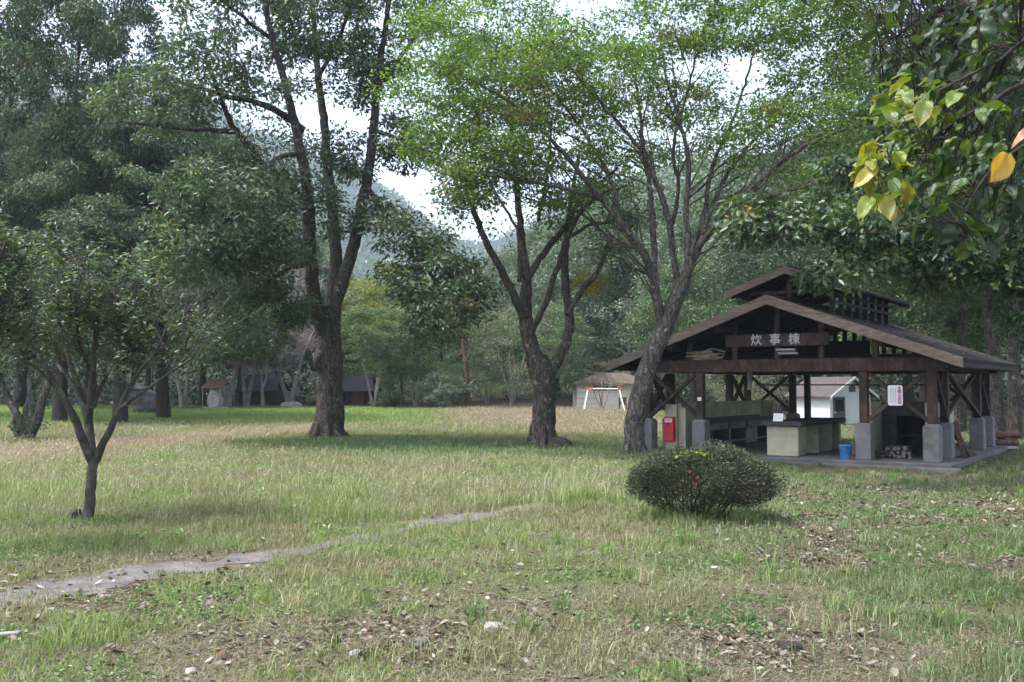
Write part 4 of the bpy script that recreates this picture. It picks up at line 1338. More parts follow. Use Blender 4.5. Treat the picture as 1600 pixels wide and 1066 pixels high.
# multi-stemmed ivy-clad tree at the far left
Y = 27.0
w = Wood()
b = gpt(35, Y)
limbs = [([(40, 690, 6), (32, 660, 6), (12, 620, 5), (-10, 560, 4), (-20, 500, 3)], 0, 0), ([(42, 690, 7), (50, 640, 6), (48, 590, 5), (60, 530, 4), (50, 460, 3)], 0, .5),
         ([(46, 690, 7), (60, 650, 7), (72, 610, 5.5), (95, 560, 4), (120, 520, 3)], 0, -.5), ([(30, 690, 5), (22, 650, 5), (30, 600, 4), (20, 540, 3)], .3, .5), ([(38, 690, 5), (40, 640, 4.5), (70, 570, 3.5), (85, 500, 3)], -.2, 1)]
nodes, rads = px_limbs(w, limbs, Y, 10)
cl = px_clumps([(30, 500, 90, 50, 0, 1.6, 46), (100, 520, 60, 30, 0, 1.2, 20), (-20, 560, 50, 40, 0, 1.2, 16)], Y)
grow_branches(w, nodes, rads, cl, .03)
lv = crown_leaves(cl, 70, .55, .13, .055, DK, twigs=(w, 4))
iv = px_clumps([(62, 630, 12, 40, -.15, .2, 14), (40, 670, 14, 16, -.15, .2, 8)], Y)
lv2 = crown_leaves(iv, 20, .22, .08, .06, DK + [((.08, .13, .04), 1)], up=.2)
finish_tree('ivy_clad_tree', b, w, M['bark_maple'], [lv, lv2], M['leaf'], 'many-stemmed tree with pale twisted stems and ivy, at the left edge of the field')

# red pine with a broken top
Y = 61.0
w = Wood()
b = gpt(731, Y)
limbs = [([(732, 648, 5), (731, 620, 4.5), (729, 590, 4), (727, 565, 3.6), (724, 545, 3.2), (722, 530, 1.6)], 0, 0), ([(727, 565, 2.6), (733, 556, 2.2), (739, 550, 1.6)], 0, -.3), ([(726, 556, 2.2), (720, 546, 1.6)], 0, .2),
         ([(724, 545, 2.6), (722, 500, 2.2), (724, 440, 1.6), (722, 400, 1)], 0, .3)]
nodes, rads = px_limbs(w, limbs, Y, 10, rough=.1)
cl = px_clumps([(760, 560, 26, 16, -.3, .8, 9), (700, 585, 30, 14, 0, 1, 10), (765, 600, 30, 18, 0, 1, 10), (700, 480, 34, 30, .5, 1.2, 16), (745, 470, 34, 30, .5, 1.2, 14), (722, 420, 24, 26, .3, 1, 10)], Y)
grow_branches(w, nodes, rads, cl, .05)
lv = crown_leaves(cl, 150, .55, .2, .022, [((.10, .165, .075), 2), ((.13, .19, .085), 2)], flat=.5, up=.3, hang=.1, twigs=(w, 5))
finish_tree('red_pine_tree', b, w, M['bark_pine'], [lv], M['leaf'], 'thin red-barked pine with a broken forked stub, at the far side of the field')

# the wood behind as one mass
n = 300000
px = rng.uniform(-350, 2000, n)
Yw = 70 + 70 * rng.random(n) ** 1.2
Yw = np.where((px > 480) & (px < 900), Yw + 14, Yw)
xw = (px - CX) / F_PX * Yw
topy = np.interp(px, [-350, 200, 330, 500, 560, 640, 740, 800, 900, 1100, 1250, 2000], [120, 160, 230, 330, 470, 500, 470, 400, 330, 250, 160, 120])
H = (602 - topy) / F_PX * 95 + 1.6
g_ = gz(xw, Yw)
lum = fbm(xw * .16, Yw * .16, 81, 3)
Hh = H * (.62 + .75 * lum)
zz = np.minimum(g_, 12) + Hh * rng.random(n) ** np.where(rng.random(n) < .35, 2.2, .6)
pts = np.stack([xw, Yw, zz], 1)
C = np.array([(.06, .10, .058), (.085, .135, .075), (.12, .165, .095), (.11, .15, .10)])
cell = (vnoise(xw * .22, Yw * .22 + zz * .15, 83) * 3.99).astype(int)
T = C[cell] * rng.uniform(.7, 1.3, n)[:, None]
T = np.where(((px < 500) | (px > 1180))[:, None], np.array([.026, .046, .024]) * rng.uniform(.6, 1.4, n)[:, None], T)  # deep shade of the side woods put into a darker evergreen tint
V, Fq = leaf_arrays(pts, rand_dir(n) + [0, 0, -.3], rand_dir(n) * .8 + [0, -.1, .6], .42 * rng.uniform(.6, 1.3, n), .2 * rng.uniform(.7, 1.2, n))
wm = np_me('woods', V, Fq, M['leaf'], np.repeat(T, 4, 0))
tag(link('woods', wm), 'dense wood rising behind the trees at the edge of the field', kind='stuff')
# trees covering the mountainside
n = 150000
hx_, hy_ = rng.uniform(-380, 500, n) * HK, rng.uniform(170, 450, n) * HK
bmp = fbm(hx_ * .15 / HK, hy_ * .15 / HK, 44, 2) * 9
hz_ = hill_z(hx_, hy_) + bmp + rng.uniform(-1, 5, n)
C = np.array([(.04, .075, .035), (.055, .095, .04), (.085, .12, .05), (.11, .13, .055)])
T = C[(vnoise(hx_ * .06, hy_ * .06, 85) * 3.99).astype(int)] * rng.uniform(.7, 1.3, n)[:, None]
V, Fq = leaf_arrays(np.stack([hx_, hy_, hz_], 1), rand_dir(n), rand_dir(n) * .7 + [0, -.2, .7], 4.0 * rng.uniform(.6, 1.3, n), 2.4 * rng.uniform(.7, 1.2, n))
hm2 = np_me('hillside_forest', V, Fq, M['leaf'], np.repeat(T, 4, 0))
tag(link('hillside_forest', hm2), 'far forest covering the mountainside', kind='stuff')

# ------------------------------------------------------------------ pavilion (local axes: x along the front, y to the back)
SLAB = -.25
ROTP = -math.radians(34.5)
pav = empty('pavilion', (*PO, SLAB), ROTP, 'open timber cooking pavilion with a two-tier gabled roof on concrete footed posts', 'pavilion')
W_, D_ = 7.6, 7.6
UM = W_ / 2
MB().box((-.75, -.62, -.45), (W_ + .55, D_ + .5, 0), bev=.02).build('floor_slab', M['slab'], pav)
MB().box((-.95, -.98, -.47), (W_ + .75, -.625, -.075), bev=.02).build('step', M['slab'], pav)
us_ = [0, 1.6, 6.0, W_]
spots = [(u, 0) for u in us_] + [(u, D_) for u in us_] + [(0, 1.45), (0, 5.98), (W_, 1.45), (W_, 5.98), (2.1, D_)]
for (u, s) in spots:
    if s == D_ and u == 2.1:
        MB().box((u - .09, s - .09, 0), (u + .09, s + .09, 2.195), bev=.008).build('post', M['wood_dark'], pav)
        continue
    q = MB()
    q.box((u - .19, s - .19, 0), (u + .19, s + .19, .84), bev=.012)
    vs = [(u - .186, s - .186, .842), (u + .186, s - .186, .842), (u + .186, s + .186, .842), (u - .186, s + .186, .842)]
    tp = [(u - .13, s - .13, .91), (u + .13, s - .13, .91), (u + .13, s + .13, .91), (u - .13, s + .13, .91)]
    bv = [q.bm.verts.new(v) for v in vs]
    tv = [q.bm.verts.new(v) for v in tp]
    q.bm.faces.new(tv)
    for k in range(4): q.bm.faces.new((bv[k], bv[(k + 1) % 4], tv[(k + 1) % 4], tv[k]))
    q.build('pedestal', M['concrete'], pav)
    MB().box((u - .1, s - .1, .905), (u + .1, s + .1, 2.195), bev=.01).build('post', M['wood'], pav)


def brace(a, b_, off):
    MB().bar(Vector(a) + Vector(off), Vector(b_) + Vector(off), .09, .12, (off[1] * 5 + .001, off[0] * 5, 0) if False else ((0, 1, 0) if abs(a[0] - b_[0]) > abs(a[1] - b_[1]) else (1, 0, 0)), bev=.006).build('brace', M['wood'], pav)


for (u0, u1, s) in [(0, 1.6, 0), (6.0, W_, 0), (0, 1.6, D_), (6.0, W_, D_)]:
    brace((u0 + .1, s, .98), (u1 - .1, s, 2.16), (0, -.05, 0))
    brace((u0 + .1, s, 2.16), (u1 - .1, s, .98), (0, .052, 0))
for (u, s0, s1) in [(0, 0, 1.45), (W_, 0, 1.45), (W_, 1.45, 5.98), (W_, 5.98, D_), (0, 5.98, D_)]:
    brace((u, s0 + .1, .98), (u, s1 - .1, 2.16), (-.05, 0, 0))
    brace((u, s0 + .1, 2.16), (u, s1 - .1, .98), (.052, 0, 0))
# beams
MB().box((-.35, -.11, 2.2), (W_ * .62, .11, 2.54), bev=.008).box((W_ * .62 + .004, -.108, 2.203), (W_ + .3, .108, 2.538), bev=.008).build('front_beam', M['wood'], pav)
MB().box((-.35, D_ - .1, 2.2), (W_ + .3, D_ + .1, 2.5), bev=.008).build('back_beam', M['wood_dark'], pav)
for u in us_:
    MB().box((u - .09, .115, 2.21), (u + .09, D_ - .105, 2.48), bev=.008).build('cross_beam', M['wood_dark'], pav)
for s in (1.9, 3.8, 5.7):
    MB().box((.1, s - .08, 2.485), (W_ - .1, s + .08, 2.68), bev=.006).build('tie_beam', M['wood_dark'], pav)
# roof
RZ, EZ, HS = 4.16, 2.48, 4.63
SL = (RZ - EZ) / HS
S0, S1 = -.8, D_ + .75


def rz_at(u): return RZ - SL * abs(u - UM)


q = MB()
for sg in (-1, 1):
    q.poly([(UM, S0, RZ), (UM + sg * HS, S0, EZ), (UM + sg * HS, S0, EZ - .075), (UM, S0, RZ - .075)], (0, S1 - S0, 0))
q.box((UM - .14, S0 + .02, RZ - .03), (UM + .14, S1 - .02, RZ + .035))
roof = q.build('roof', M['roof'], pav)
for s, nm in ((S0 - .055, 'bargeboard'), (S1 + .004, 'bargeboard')):
    for sg in (-1, 1):
        e = HS + .03
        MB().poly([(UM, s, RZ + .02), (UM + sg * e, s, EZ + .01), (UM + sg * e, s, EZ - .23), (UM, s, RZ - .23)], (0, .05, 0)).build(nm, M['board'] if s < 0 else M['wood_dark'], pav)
for sg in (-1, 1):
    MB().box((UM + sg * (HS - .03) - .02, S0 + .0, EZ - .21), (UM + sg * (HS - .03) + .02, S1, EZ - .085)).build('fascia', M['wood_dark'], pav)
    for k in range(12):
        s = S0 + .22 + k * .79
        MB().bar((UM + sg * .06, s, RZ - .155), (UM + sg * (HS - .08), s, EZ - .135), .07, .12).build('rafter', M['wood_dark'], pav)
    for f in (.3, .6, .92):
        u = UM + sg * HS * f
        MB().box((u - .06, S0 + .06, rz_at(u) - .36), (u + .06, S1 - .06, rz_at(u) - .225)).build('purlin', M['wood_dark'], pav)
# gable struts, front and back
for u in (1.3, 2.62, UM, 4.95, 6.3):
    MB().box((u - .07, -.07, 2.545), (u + .07, .07, rz_at(u) - .23), bev=.006).build('gable_strut', M['wood'], pav)
for k in range(19):
    u = 1.2 + k * .31
    MB().box((u - .06, D_ - .05, 2.505), (u + .06, D_ + .05, rz_at(u) - .23)).build('gable_slat', M['wood_dark'], pav)
MB().box((.6, D_ - .13, 2.505), (4.2, D_ - .1, 3.3)).build('gable_boarding', M['wood_dark'], pav)
# raised upper roof
CR, CE, CH = 5.05, 4.42, 1.72
C0, C1 = .62, 7.0
q = MB()
for sg in (-1, 1):
    q.poly([(UM, C0, CR), (UM + sg * CH, C0, CE), (UM + sg * CH, C0, CE - .07), (UM, C0, CR - .07)], (0, C1 - C0, 0))
q.box((UM - .12, C0 + .02, CR - .03), (UM + .12, C1 - .02, CR + .03))
q.build('upper_roof', M['roof'], pav)
for s in (C0 - .045, C1 + .004):
    for sg in (-1, 1):
        MB().poly([(UM, s, CR + .02), (UM + sg * (CH + .02), s, CE + .01), (UM + sg * (CH + .02), s, CE - .19), (UM, s, CR - .19)], (0, .04, 0)).build('upper_bargeboard', M['board'] if s < 1 else M['wood_dark'], pav)
for sg in (-1, 1):
    u = UM + sg * 1.15
    for k in range(8):
        s = C0 + .35 + k * .8
        MB().box((u - .06, s - .06, rz_at(u) - .05), (u + .06, s + .06, CR - (CR - CE) / CH * 1.15 - .07)).build('upper_post', M['wood_dark'], pav)
        MB().bar((UM, s, CR - .12), (UM + sg * (CH - .06), s, CE - .11), .06, .08).build('upper_rafter', M['wood_dark'], pav)
    for z in (4.03, 4.24):
        MB().box((u - .02 + sg * .085, C0 + .2, z), (u + .02 + sg * .085, C1 - .1, z + .07)).build('louvre_rail', M['wood_dark'], pav)
MB().box((UM - .07, C0 + .29, RZ), (UM + .07, C0 + .41, CR - .08)).build('upper_king_post', M['wood'], pav)
MB().box((UM - 1.2, C0 + .3, 4.35), (UM + 1.2, C0 + .4, 4.43)).build('upper_tie', M['wood'], pav)
MB().cyl((.3, D_ + .14, 1.86), (W_ - .3, D_ + .14, 1.86), .022).build('rail', M['wood_dark'], pav)
MB().cyl((2.55, 1.2, 1.72), (2.55, 1.2, 2.47), .07, .07).build('downpipe', M['steel'], pav)


# lettering with the built-in font
def text_mesh(body, size, depth=.004, vertical=False):
    cu = bpy.data.curves.new('lettering', 'FONT')
    cu.body = body
    cu.size = size
    cu.extrude = depth
    cu.offset = size * .012
    cu.align_x = 'CENTER'
    cu.align_y = 'CENTER'
    o = bpy.data.objects.new('lettering', cu)
    COL.objects.link(o)
    dg = bpy.context.evaluated_depsgraph_get()
    me = bpy.data.meshes.new_from_object(o.evaluated_get(dg))
    bpy.data.objects.remove(o)
    me.materials.clear()
    return me


def put_text(body, size, mat, parent, loc, rotx=PI / 2, name='lettering'):
    me = text_mesh(body, size)
    o = link(name, me, mat, parent)
    o.location = loc
    o.rotation_euler = (rotx, 0, 0)
    return o


sb = MB().box((2.4, -.165, 2.87), (5.17, -.115, 3.2), bev=.008).build('name_board', M['wood'], pav)
for u, ch in ((3.27, '炊'), (3.78, '事'), (4.29, '棟')):
    put_text(ch, .31, M['letter_white'], sb, (u, -.171, 3.035))
lamp = MB().box((3.85, -.30, 2.75), (4.36, -.12, 2.80)).box((3.88, -.26, 2.65), (4.40, -.12, 2.71), bev=.01).box((3.92, -.13, 2.71), (4.3, -.117, 2.75)).build('strip_light', M['steel'], pav)
MB().box((1.55, -.107, 1.42), (1.66, -.101, 1.52)).build('post_label', M['white'], pav)
# low walls
MB().box((.76, .3, 0), (.89, 6.6, 1.35), bev=.01).box((.43, .18, 0), (.785, .29, 1.31), bev=.01).box((.895, .22, 0), (1.04, .36, 1.22), bev=.008).box((.76, 6.605, 0), (1.25, 6.73, 1.35), bev=.01).box((.895, 2.1, 0), (.93, 2.25, 1.34)).box((.895, 4.3, 0), (.93, 4.45, 1.34)).build('low_wall', M['plaster'], pav)


def loc_pav(o): return o


def child_root(name, u, s, z, label, cat, rz=0, group=None):
    x = PO[0] + u * CA + s * SA
    y = PO[1] - u * SA + s * CA
    return empty(name, (x, y, SLAB + z), ROTP + rz, label, cat, group)


# sinks along the wall
r = child_root('wash_sink', .94, .9, 0, 'long stained concrete wash sink with open legs along the inside of the low wall', 'sink')
MB().box((0, 0, .76), (.56, 5.2, .84), bev=.01).box((.06, .1, .842), (.1, 5.1, .9)).box((.5, .05, .842), (.54, 5.15, .87)).build('basin_top', M['dark_top'], r)
for a, c in ((.15, 1.35), (1.55, 2.7), (2.95, 4.9)):
    MB().box((.47, a, .56), (.53, c, .758), bev=.006).build('apron', M['concrete'], r)
for s in (.05, 1.45, 2.82, 5.05):
    MB().box((.03, s - .05, 0), (.5, s + .05, .757), bev=.006).build('leg', M['soot'], r)
MB().cyl((.5, .1, .2), (.5, 5.1, .2), .02).build('foot_rail', M['steel'], r)
for s in (.7, 2.1, 3.6):
    MB().cyl((.08, s, .84), (.08, s, 1.12), .015).cyl((.08, s, 1.1), (.24, s, 1.08), .013).cyl((.24, s, 1.09), (.24, s, 1.0), .014).build('tap', M['steel'], r)
# work counter
r = child_root('work_counter', 3.48, -.03, 0, 'cream block counter with a thick dark top in the middle of the pavilion floor', 'counter')
MB().box((0, 0, 0), (.84, .14, .778), bev=.012).box((.08, .145, 0), (.76, .9, .77)).box((.0, 1.6, 0), (.86, 1.75, .775), bev=.01).box((.14, 1.755, 0), (.72, 3.3, .77)).box((0, 3.55, 0), (.86, 3.7, .775), bev=.01).build('block_base', M['plaster'], r)
MB().box((-.1, -.12, .78), (.97, 3.85, .90), bev=.012).build('counter_top', M['dark_top'], r)
r2 = child_root('paper_notice', 3.80, -.08, .905, 'small white paper notice propped on the dark counter top', 'notice')
MB().bar((0, 0, 0), (0, .06, .2), .26, .012, (0, 1, 0)).build('sheet', M['white'], r2)
for k in range(3):
    z = .15 - k * .04
    MB().bar((-.1 + .02 * k, z * .29 - .009, z), (.1, z * .29 - .009, z), .003, .012, (0, 0, 1)).build('print_line', M['pale_blue'], r2)
# oven
r = child_root('cooking_hearth', 5.88, .62, 0, 'soot-blackened concrete cooking hearth with a dark opening in the right corner of the pavilion', 'oven')
MB().box((0, 0, 0), (.13, 2.9, 1.42), bev=.01).box((1.42, 0, 0), (1.55, 2.9, 1.42), bev=.01).build('side_wall', M['plaster'], r)
MB().box((.135, 1.0, 0), (.50, 2.8, 1.40)).box((1.25, 1.0, 0), (1.415, 2.8, 1.40)).box((.505, 1.0, 1.05), (1.245, 2.8, 1.40)).box((.505, 2.5, 0), (1.245, 2.8, 1.045)).build('firebox', M['soot'], r)
MB().box((.505, 1.4, .5), (1.245, 2.4, .53)).build('grate', M['dark_top'], r)
# red extinguisher box
r = child_root('extinguisher_box', .61, .175, .28, 'red fire extinguisher box with a white label on the end of the low wall', 'box')
MB().box((-.145, -.16, 0), (.145, 0, .68), bev=.012).build('cabinet', M['red'], r)
MB().box((-.105, -.172, .53), (.105, -.163, .63)).build('label_plate', M['white'], r)
put_text('消火器', .062, M['ink_red'], r, (0, -.175, .58))
MB().box((-.05, -.168, .40), (.03, -.162, .51)).build('window', M['ink'], r)
# warning sign wired to the cross brace
r = child_root('warning_sign', 6.78, -.13, 1.35, 'white rounded warning sign with vertical red characters, hung on the front cross brace', 'sign')
sw, sh = .35, .50
q = MB()
pts = []
for cx_, cz_, a0 in ((sw / 2 - .05, .05, -90), (sw / 2 - .05, sh - .05, 0), (-sw / 2 + .05, sh - .05, 90), (-sw / 2 + .05, .05, 180)):
    for k in range(5):
        a = math.radians(a0 + k * 22.5)
        pts.append((cx_ + .05 * math.cos(a), 0, cz_ + .05 * math.sin(a)))
q.poly(pts, (0, .02, 0)).build('panel', M['white'], r)
MB().box((.055, -.004, .035), (.15, -.001, .39)).build('strip', M['pink'], r)
for k, ch in enumerate('頭上注意'):
    put_text(ch, .085, M['ink_red'], r, (.102, -.006, .345 - k * .089))
put_text('▲', .07, M['ink'], r, (.102, -.006, .435))
for x in (-.10, -.045, .01):
    MB().box((x - .012, -.004, .08), (x + .012, -.001, .43)).build('print_column', M['pale_blue'], r)
# bundle of netting on the front beam
r = child_root('straw_bundle', 1.35, .0, 2.54, 'pale bundle of straw lying on the front beam left of the name board', 'bundle')
w = Wood()
for k in range(46):
    a = np.array([rng.uniform(-.15, .25), rng.uniform(-.12, .12), rng.uniform(.03, .2)])
    e = a + [rng.uniform(.35, .8), rng.uniform(-.06, .06), rng.uniform(-.06, .06)]
    e[2] = max(e[2], .03)
    s = spline([a, (a + e) / 2 + rng.normal(size=3) * [.02, .02, .04], e], .08)
    w.add(*tube(s, np.full(len(s), .02), 5, .3, k))
link('straw', w.me('straw', M['thatch']), None, r)


# logs and timber, each its own thing
def log_thing(name, c, d, ln, rad, label, group, square=False, mat='log'):
    d = unit(np.asarray(d, float))
    o = empty(name, c, 0, label, 'log' if not square else 'board', group)
    if square:
        MB().bar(tuple(-d * ln / 2), tuple(d * ln / 2), rad * 2.4, rad * .8, tuple(rand_dir(1)[0]), bev=.006).build('timber', M[mat], o)
    else:
        w = Wood()
        s = np.linspace(-ln / 2, ln / 2, 5)[:, None] * d + rng.normal(size=(5, 3)) * .008
        v, f = tube(s, rad * rng.uniform(.9, 1.1, 5), 9, .25, int(rng.integers(99)))
        n0 = len(v)
        v = np.vstack([v, s[:1], s[-1:]])
        caps = [(k, (k + 1) % 9, n0) for k in range(9)] + [(n0 - 9 + k, n0 - 9 + (k + 1) % 9, n0 + 1) for k in range(9)]
        link('billet', np_me('billet', v, [f, np.array(caps)], M[mat]), None, o)


def pav_pt(u, s, z): return np.array([PO[0] + u * CA + s * SA, PO[1] - u * SA + s * CA, SLAB + z])


ud, sd = np.array([CA, -SA, 0]), np.array([SA, CA, 0])
k = 0
for row, cnt in ((0, 6), (1, 5), (2, 4)):
    for c in range(cnt):
        p = pav_pt(6.22 + c * .125 + row * .065 + rng.normal() * .012, 1.15 + rng.normal() * .05, .055 + row * .095)
        log_thing('firewood_log', p, sd + ud * rng.normal() * .08, .5 * rng.uniform(.8, 1.1), .055, 'grey firewood log in the small stack in front of the oven opening', 'firewood stacked at the oven', mat='log_end')
for c in range(5):
    p = pav_pt(6.15 + rng.normal() * .06, .75 + rng.normal() * .1, .04 + c * .03)
    log_thing('kindling_stick', p, ud + sd * rng.normal() * .6, .4, .022, 'thin brown kindling stick beside the firewood stack at the oven', 'kindling at the oven')
for c in range(9):
    f = c / 8
    a = pav_pt(W_ + .36 + .12 * rng.random(), 1.75 + f * 1.6 + .1 * rng.random(), -.1)
    e = pav_pt(W_ + .12 + .1 * rng.random(), 1.7 + f * .5, .82 - .55 * f + .08 * rng.random())
    log_thing('scrap_timber', (a + e) / 2, e - a, np.linalg.norm(e - a) + .1, .05, 'reddish scrap board leaning against the concrete footing at the right end of the pavilion', 'scrap timber leaning at the right end', True)
q0 = gpt(1566, 31.2)
for c in range(4):
    p = q0 + [rng.normal() * .03 + (c % 2) * .24 - .1, (c % 2) * .1, .14 + (c // 2) * .24]
    log_thing('round_log', p, [1, -.15, 0], .62, .11, 'brown log in the low pile beside the last pavilion posts', 'logs piled right of the pavilion')
MB().box((-.5, -.2, 0), (.5, .2, .07), .1, bev=.01).build('plank', M['log_end']).location = gpt(1560, 30.2) + [0, 0, .02]
tag(bpy.data.objects['plank'], 'pale plank lying in front of the log pile right of the pavilion', 'plank')

# blue bucket
p = pav_pt(5.60, -.33, 0)
r = empty('bucket', p, .3, 'bright blue plastic bucket on the slab beside the third front post', 'bucket')
MB().lathe([(0, .0), (.105, 0), (.112, .01), (.138, .33), (.152, .335), (.152, .36), (.142, .36), (.13, .33), (.1, .02), (0, .015)]).build('pail', M['blue'], r, True)
w = Wood()
aa = np.linspace(0, PI, 12)
w.add(*tube(np.stack([.148 * np.cos(aa), -.02 - .1 * np.sin(aa), .34 - .11 * np.sin(aa)], 1), np.full(12, .006), 6))
link('handle', w.me('handle', M['steel']), None, r)
p = pav_pt(5.45, 1.6, 0)
r = empty('concrete_block', p, ROTP, 'grey concrete block behind the blue bucket', 'block')
MB().box((-.2, -.14, 0), (.2, .14, .19), bev=.01).box((-.21, -.15, .193), (.21, .15, .36), bev=.012).build('body', M['concrete'], r)

# ------------------------------------------------------------------ white hut behind the pavilion
gx_, gy_ = .85, .53
p = gpt(1296, 52)
p[2] = 1.6 - 64 / F_PX * 52
hr = empty('white_hut', p, math.atan2(.53, .85), 'small white weatherboard hut with a dark door and grey gabled roof, seen through the pavilion', 'hut')
w_, l_, wh, ah = 3.2, 2.6, 1.62, 2.5
MB().poly([(0, 0, -.2), (w_, 0, -.2), (w_, 0, wh), (w_ / 2, 0, ah), (0, 0, wh)], (0, l_, 0)).build('walls', M['hut_wall'], hr)
for k in range(8):
    MB().box((-.012, -.012, .2 * k + .19), (w_ + .012, l_, .2 * k + .2)).build('board_line', M['hut_wall'], hr)
for sg in (-1, 1):
    q = MB()
    e = w_ / 2 + .28
    sl = (ah - wh) / (w_ / 2)
    q.poly([(w_ / 2, -.3, ah + .09), (w_ / 2 + sg * e, -.3, ah + .09 - sl * e), (w_ / 2 + sg * e, -.3, ah + .03 - sl * e), (w_ / 2, -.3, ah + .03)], (0, l_ + .6, 0)).build('roof_panel', M['hut_roof'], hr)
    MB().poly([(w_ / 2, -.34, ah + .10), (w_ / 2 + sg * (e + .02), -.34, ah + .10 - sl * e), (w_ / 2 + sg * (e + .02), -.34, ah - .04 - sl * e), (w_ / 2, -.34, ah - .04)], (0, .035, 0)).build('bargeboard', M['hut_wall'], hr)
d_ = MB().box((.22, -.05, 0), (1.12, -.015, 1.52)).build('door', M['door'], hr)
MB().box((.36, -.062, .78), (.98, -.052, 1.4)).build('door_pane', M['cabin_roof'], d_)
MB().cyl((.30, -.09, .72), (.30, -.05, .72), .045).build('handle', M['white'], d_)
MB().box((1.5, -.05, 1.78), (1.95, -.015, 2.02)).poly([(1.42, -.06, 2.02), (2.03, -.06, 2.02), (1.725, -.06, 2.16)], (0, .04, 0)).build('vent', M['door'], hr)

# beige shed on the far side
p = gpt(901, 64.5)
hr = empty('beige_shed', p, 0, 'long low beige shed with a brown hipped roof at the far side of the field', 'shed')
w_, l_, wh = 4.9, 4.0, 1.62
MB().box((0, 0, -.3), (w_, l_, wh)).build('walls', M['beige_wall'], hr)
for k in range(4):
    MB().box((-.01, -.014, .34 + k * .36), (1.2, -.001, .36 + k * .36)).build('panel_line', M['brown_roof'], hr)
q = MB()
o_ = .38
e0 = [(-o_, -o_, wh + .02), (w_ + o_, -o_, wh + .02), (w_ + o_, l_ + o_, wh + .02), (-o_, l_ + o_, wh + .02)]
top = [(1.6, l_ / 2, 2.4), (w_ - 1.6, l_ / 2, 2.4)]
ev = [q.bm.verts.new(v) for v in e0]
tv = [q.bm.verts.new(v) for v in top]
for f in ((ev[0], ev[1], tv[1], tv[0]), (ev[1], ev[2], tv[1]), (ev[2], ev[3], tv[0], tv[1]), (ev[3], ev[0], tv[0]), tuple(reversed(ev))): q.bm.faces.new(f)
q.build('roof', M['brown_roof'], hr)
MB().box((-o_, -o_ - .03, wh - .06), (w_ + o_, -o_ - .002, wh + .06)).build('fascia', M['brown_roof'], hr)
wn = MB().box((1.0, -.03, 1.22), (2.6, -.004, 1.5)).build('window', M['cabin'], hr)
MB().box((1.75, -.028, -.1), (3.3, -.006, 1.15)).build('sliding_door', M['beige_wall'], hr)
# swing frame
p = gpt(943, 59)
r = empty('swing_frame', p, 0, 'white A-shaped swing frame with orange joints in front of the beige shed', 'swing frame')
for sg in (-1, 1):
    for dy in (-.5, .5):
        MB().cyl((sg * .92, 0, 1.36), (sg * 1.22, dy, -.05), .035).build('leg', M['white'], r)
    MB().box((sg * .92 - .09, -.06, 1.28), (sg * .92 + .09, .06, 1.42)).build('joint', M['orange'], r)
MB().cyl((-.84, 0, 1.36), (.84, 0, 1.36), .032).build('top_bar', M['white'], r)
MB().cyl((-.80, 0, 1.36), (-.62, 0, 1.36), .05).build('band', M['orange'], r)
MB().cyl((-.52, 0, 1.36), (-.36, 0, 1.36), .05).build('band', M['pale_blue'], r)
r = empty('wooden_chair', gpt(973, 62), 0, 'small brown wooden chair standing by the beige shed wall', 'chair')
MB().box((-.25, -.2, .36), (.25, .2, .42)).build('seat', M['log'], r)
MB().box((-.25, .17, .42), (.25, .21, .85)).build('backrest', M['log'], r)
for a in (-.22, .22):
    for c in (-.17, .17): MB().box((a - .025, c - .025, -.05), (a + .025, c + .025, .36)).build('leg', M['log'], r)

# dark cabins
for (px, Y, w_, lab, dr) in ((404, 66, 2.2, 'dark timber cabin half hidden behind slim pale trunks, left of the big field tree', False), (549, 66.5, 2.5, 'dark cabin with a red-brown door just right of the big field tree trunk', True)):
    r = empty('cabin', gpt(px, Y), 0, lab, 'cabin', 'dark cabins at the forest edge')
    MB().box((-w_ / 2, 0, -.2), (w_ / 2, 2.6, 1.25)).build('walls', M['cabin'], r)
    MB().poly([(-w_ / 2 - .35, -.5, 1.1), (w_ / 2 + .35, -.5, 1.1), (w_ / 2 - .05, 1.3, 2.2), (-w_ / 2 + .05, 1.3, 2.2)], (0, .05, .07)).poly([(-w_ / 2 - .35, 3.1, 1.1), (w_ / 2 + .35, 3.1, 1.1), (w_ / 2 - .05, 1.36, 2.2), (-w_ / 2 + .05, 1.36, 2.2)], (0, .05, .07)).build('roof', M['cabin_roof'], r)
    if dr:
        d_ = MB().box((.1, -.04, -.1), (.85, -.003, 1.1)).build('door', M['cabin_door'], r)
        MB().box((-.95, -.03, .4), (-.35, -.003, .95)).build('window', M['cabin_roof'], r)
    for sg in (-1, 1):
        MB().box((sg * (w_ / 2 + .1) - .05, -.42, -.2), (sg * (w_ / 2 + .1) + .05, -.32, 1.1)).build('porch_post', M['cabin'], r)


# ------------------------------------------------------------------ rocks
def rock_me(name, size, seed, mat, sub=3, amp=.35):
    bm = bmesh.new()
    bmesh.ops.create_icosphere(bm, subdivisions=sub, radius=1)
    V = np.array([v.co[:] for v in bm.verts])
    n1 = fbm(V[:, 0] * 1.3 + seed, V[:, 1] * 1.3 + V[:, 2] * 1.7 + seed, seed, 4) - .5
    n2 = fbm(V[:, 2] * 1.5 + seed * 2, V[:, 0] * 1.4 - V[:, 1] + seed, seed + 9, 3) - .5
    V = V * (1 + amp * 2 * n1 + amp * n2)[:, None]
    V = np.clip(V, -.82, .9) * np.array(size)
    for v, c in zip(bm.verts, V): v.co = c
    me = bpy.data.meshes.new(name)
    bm.to_mesh(me)
    bm.free()
    me.materials.append(mat)
    return me


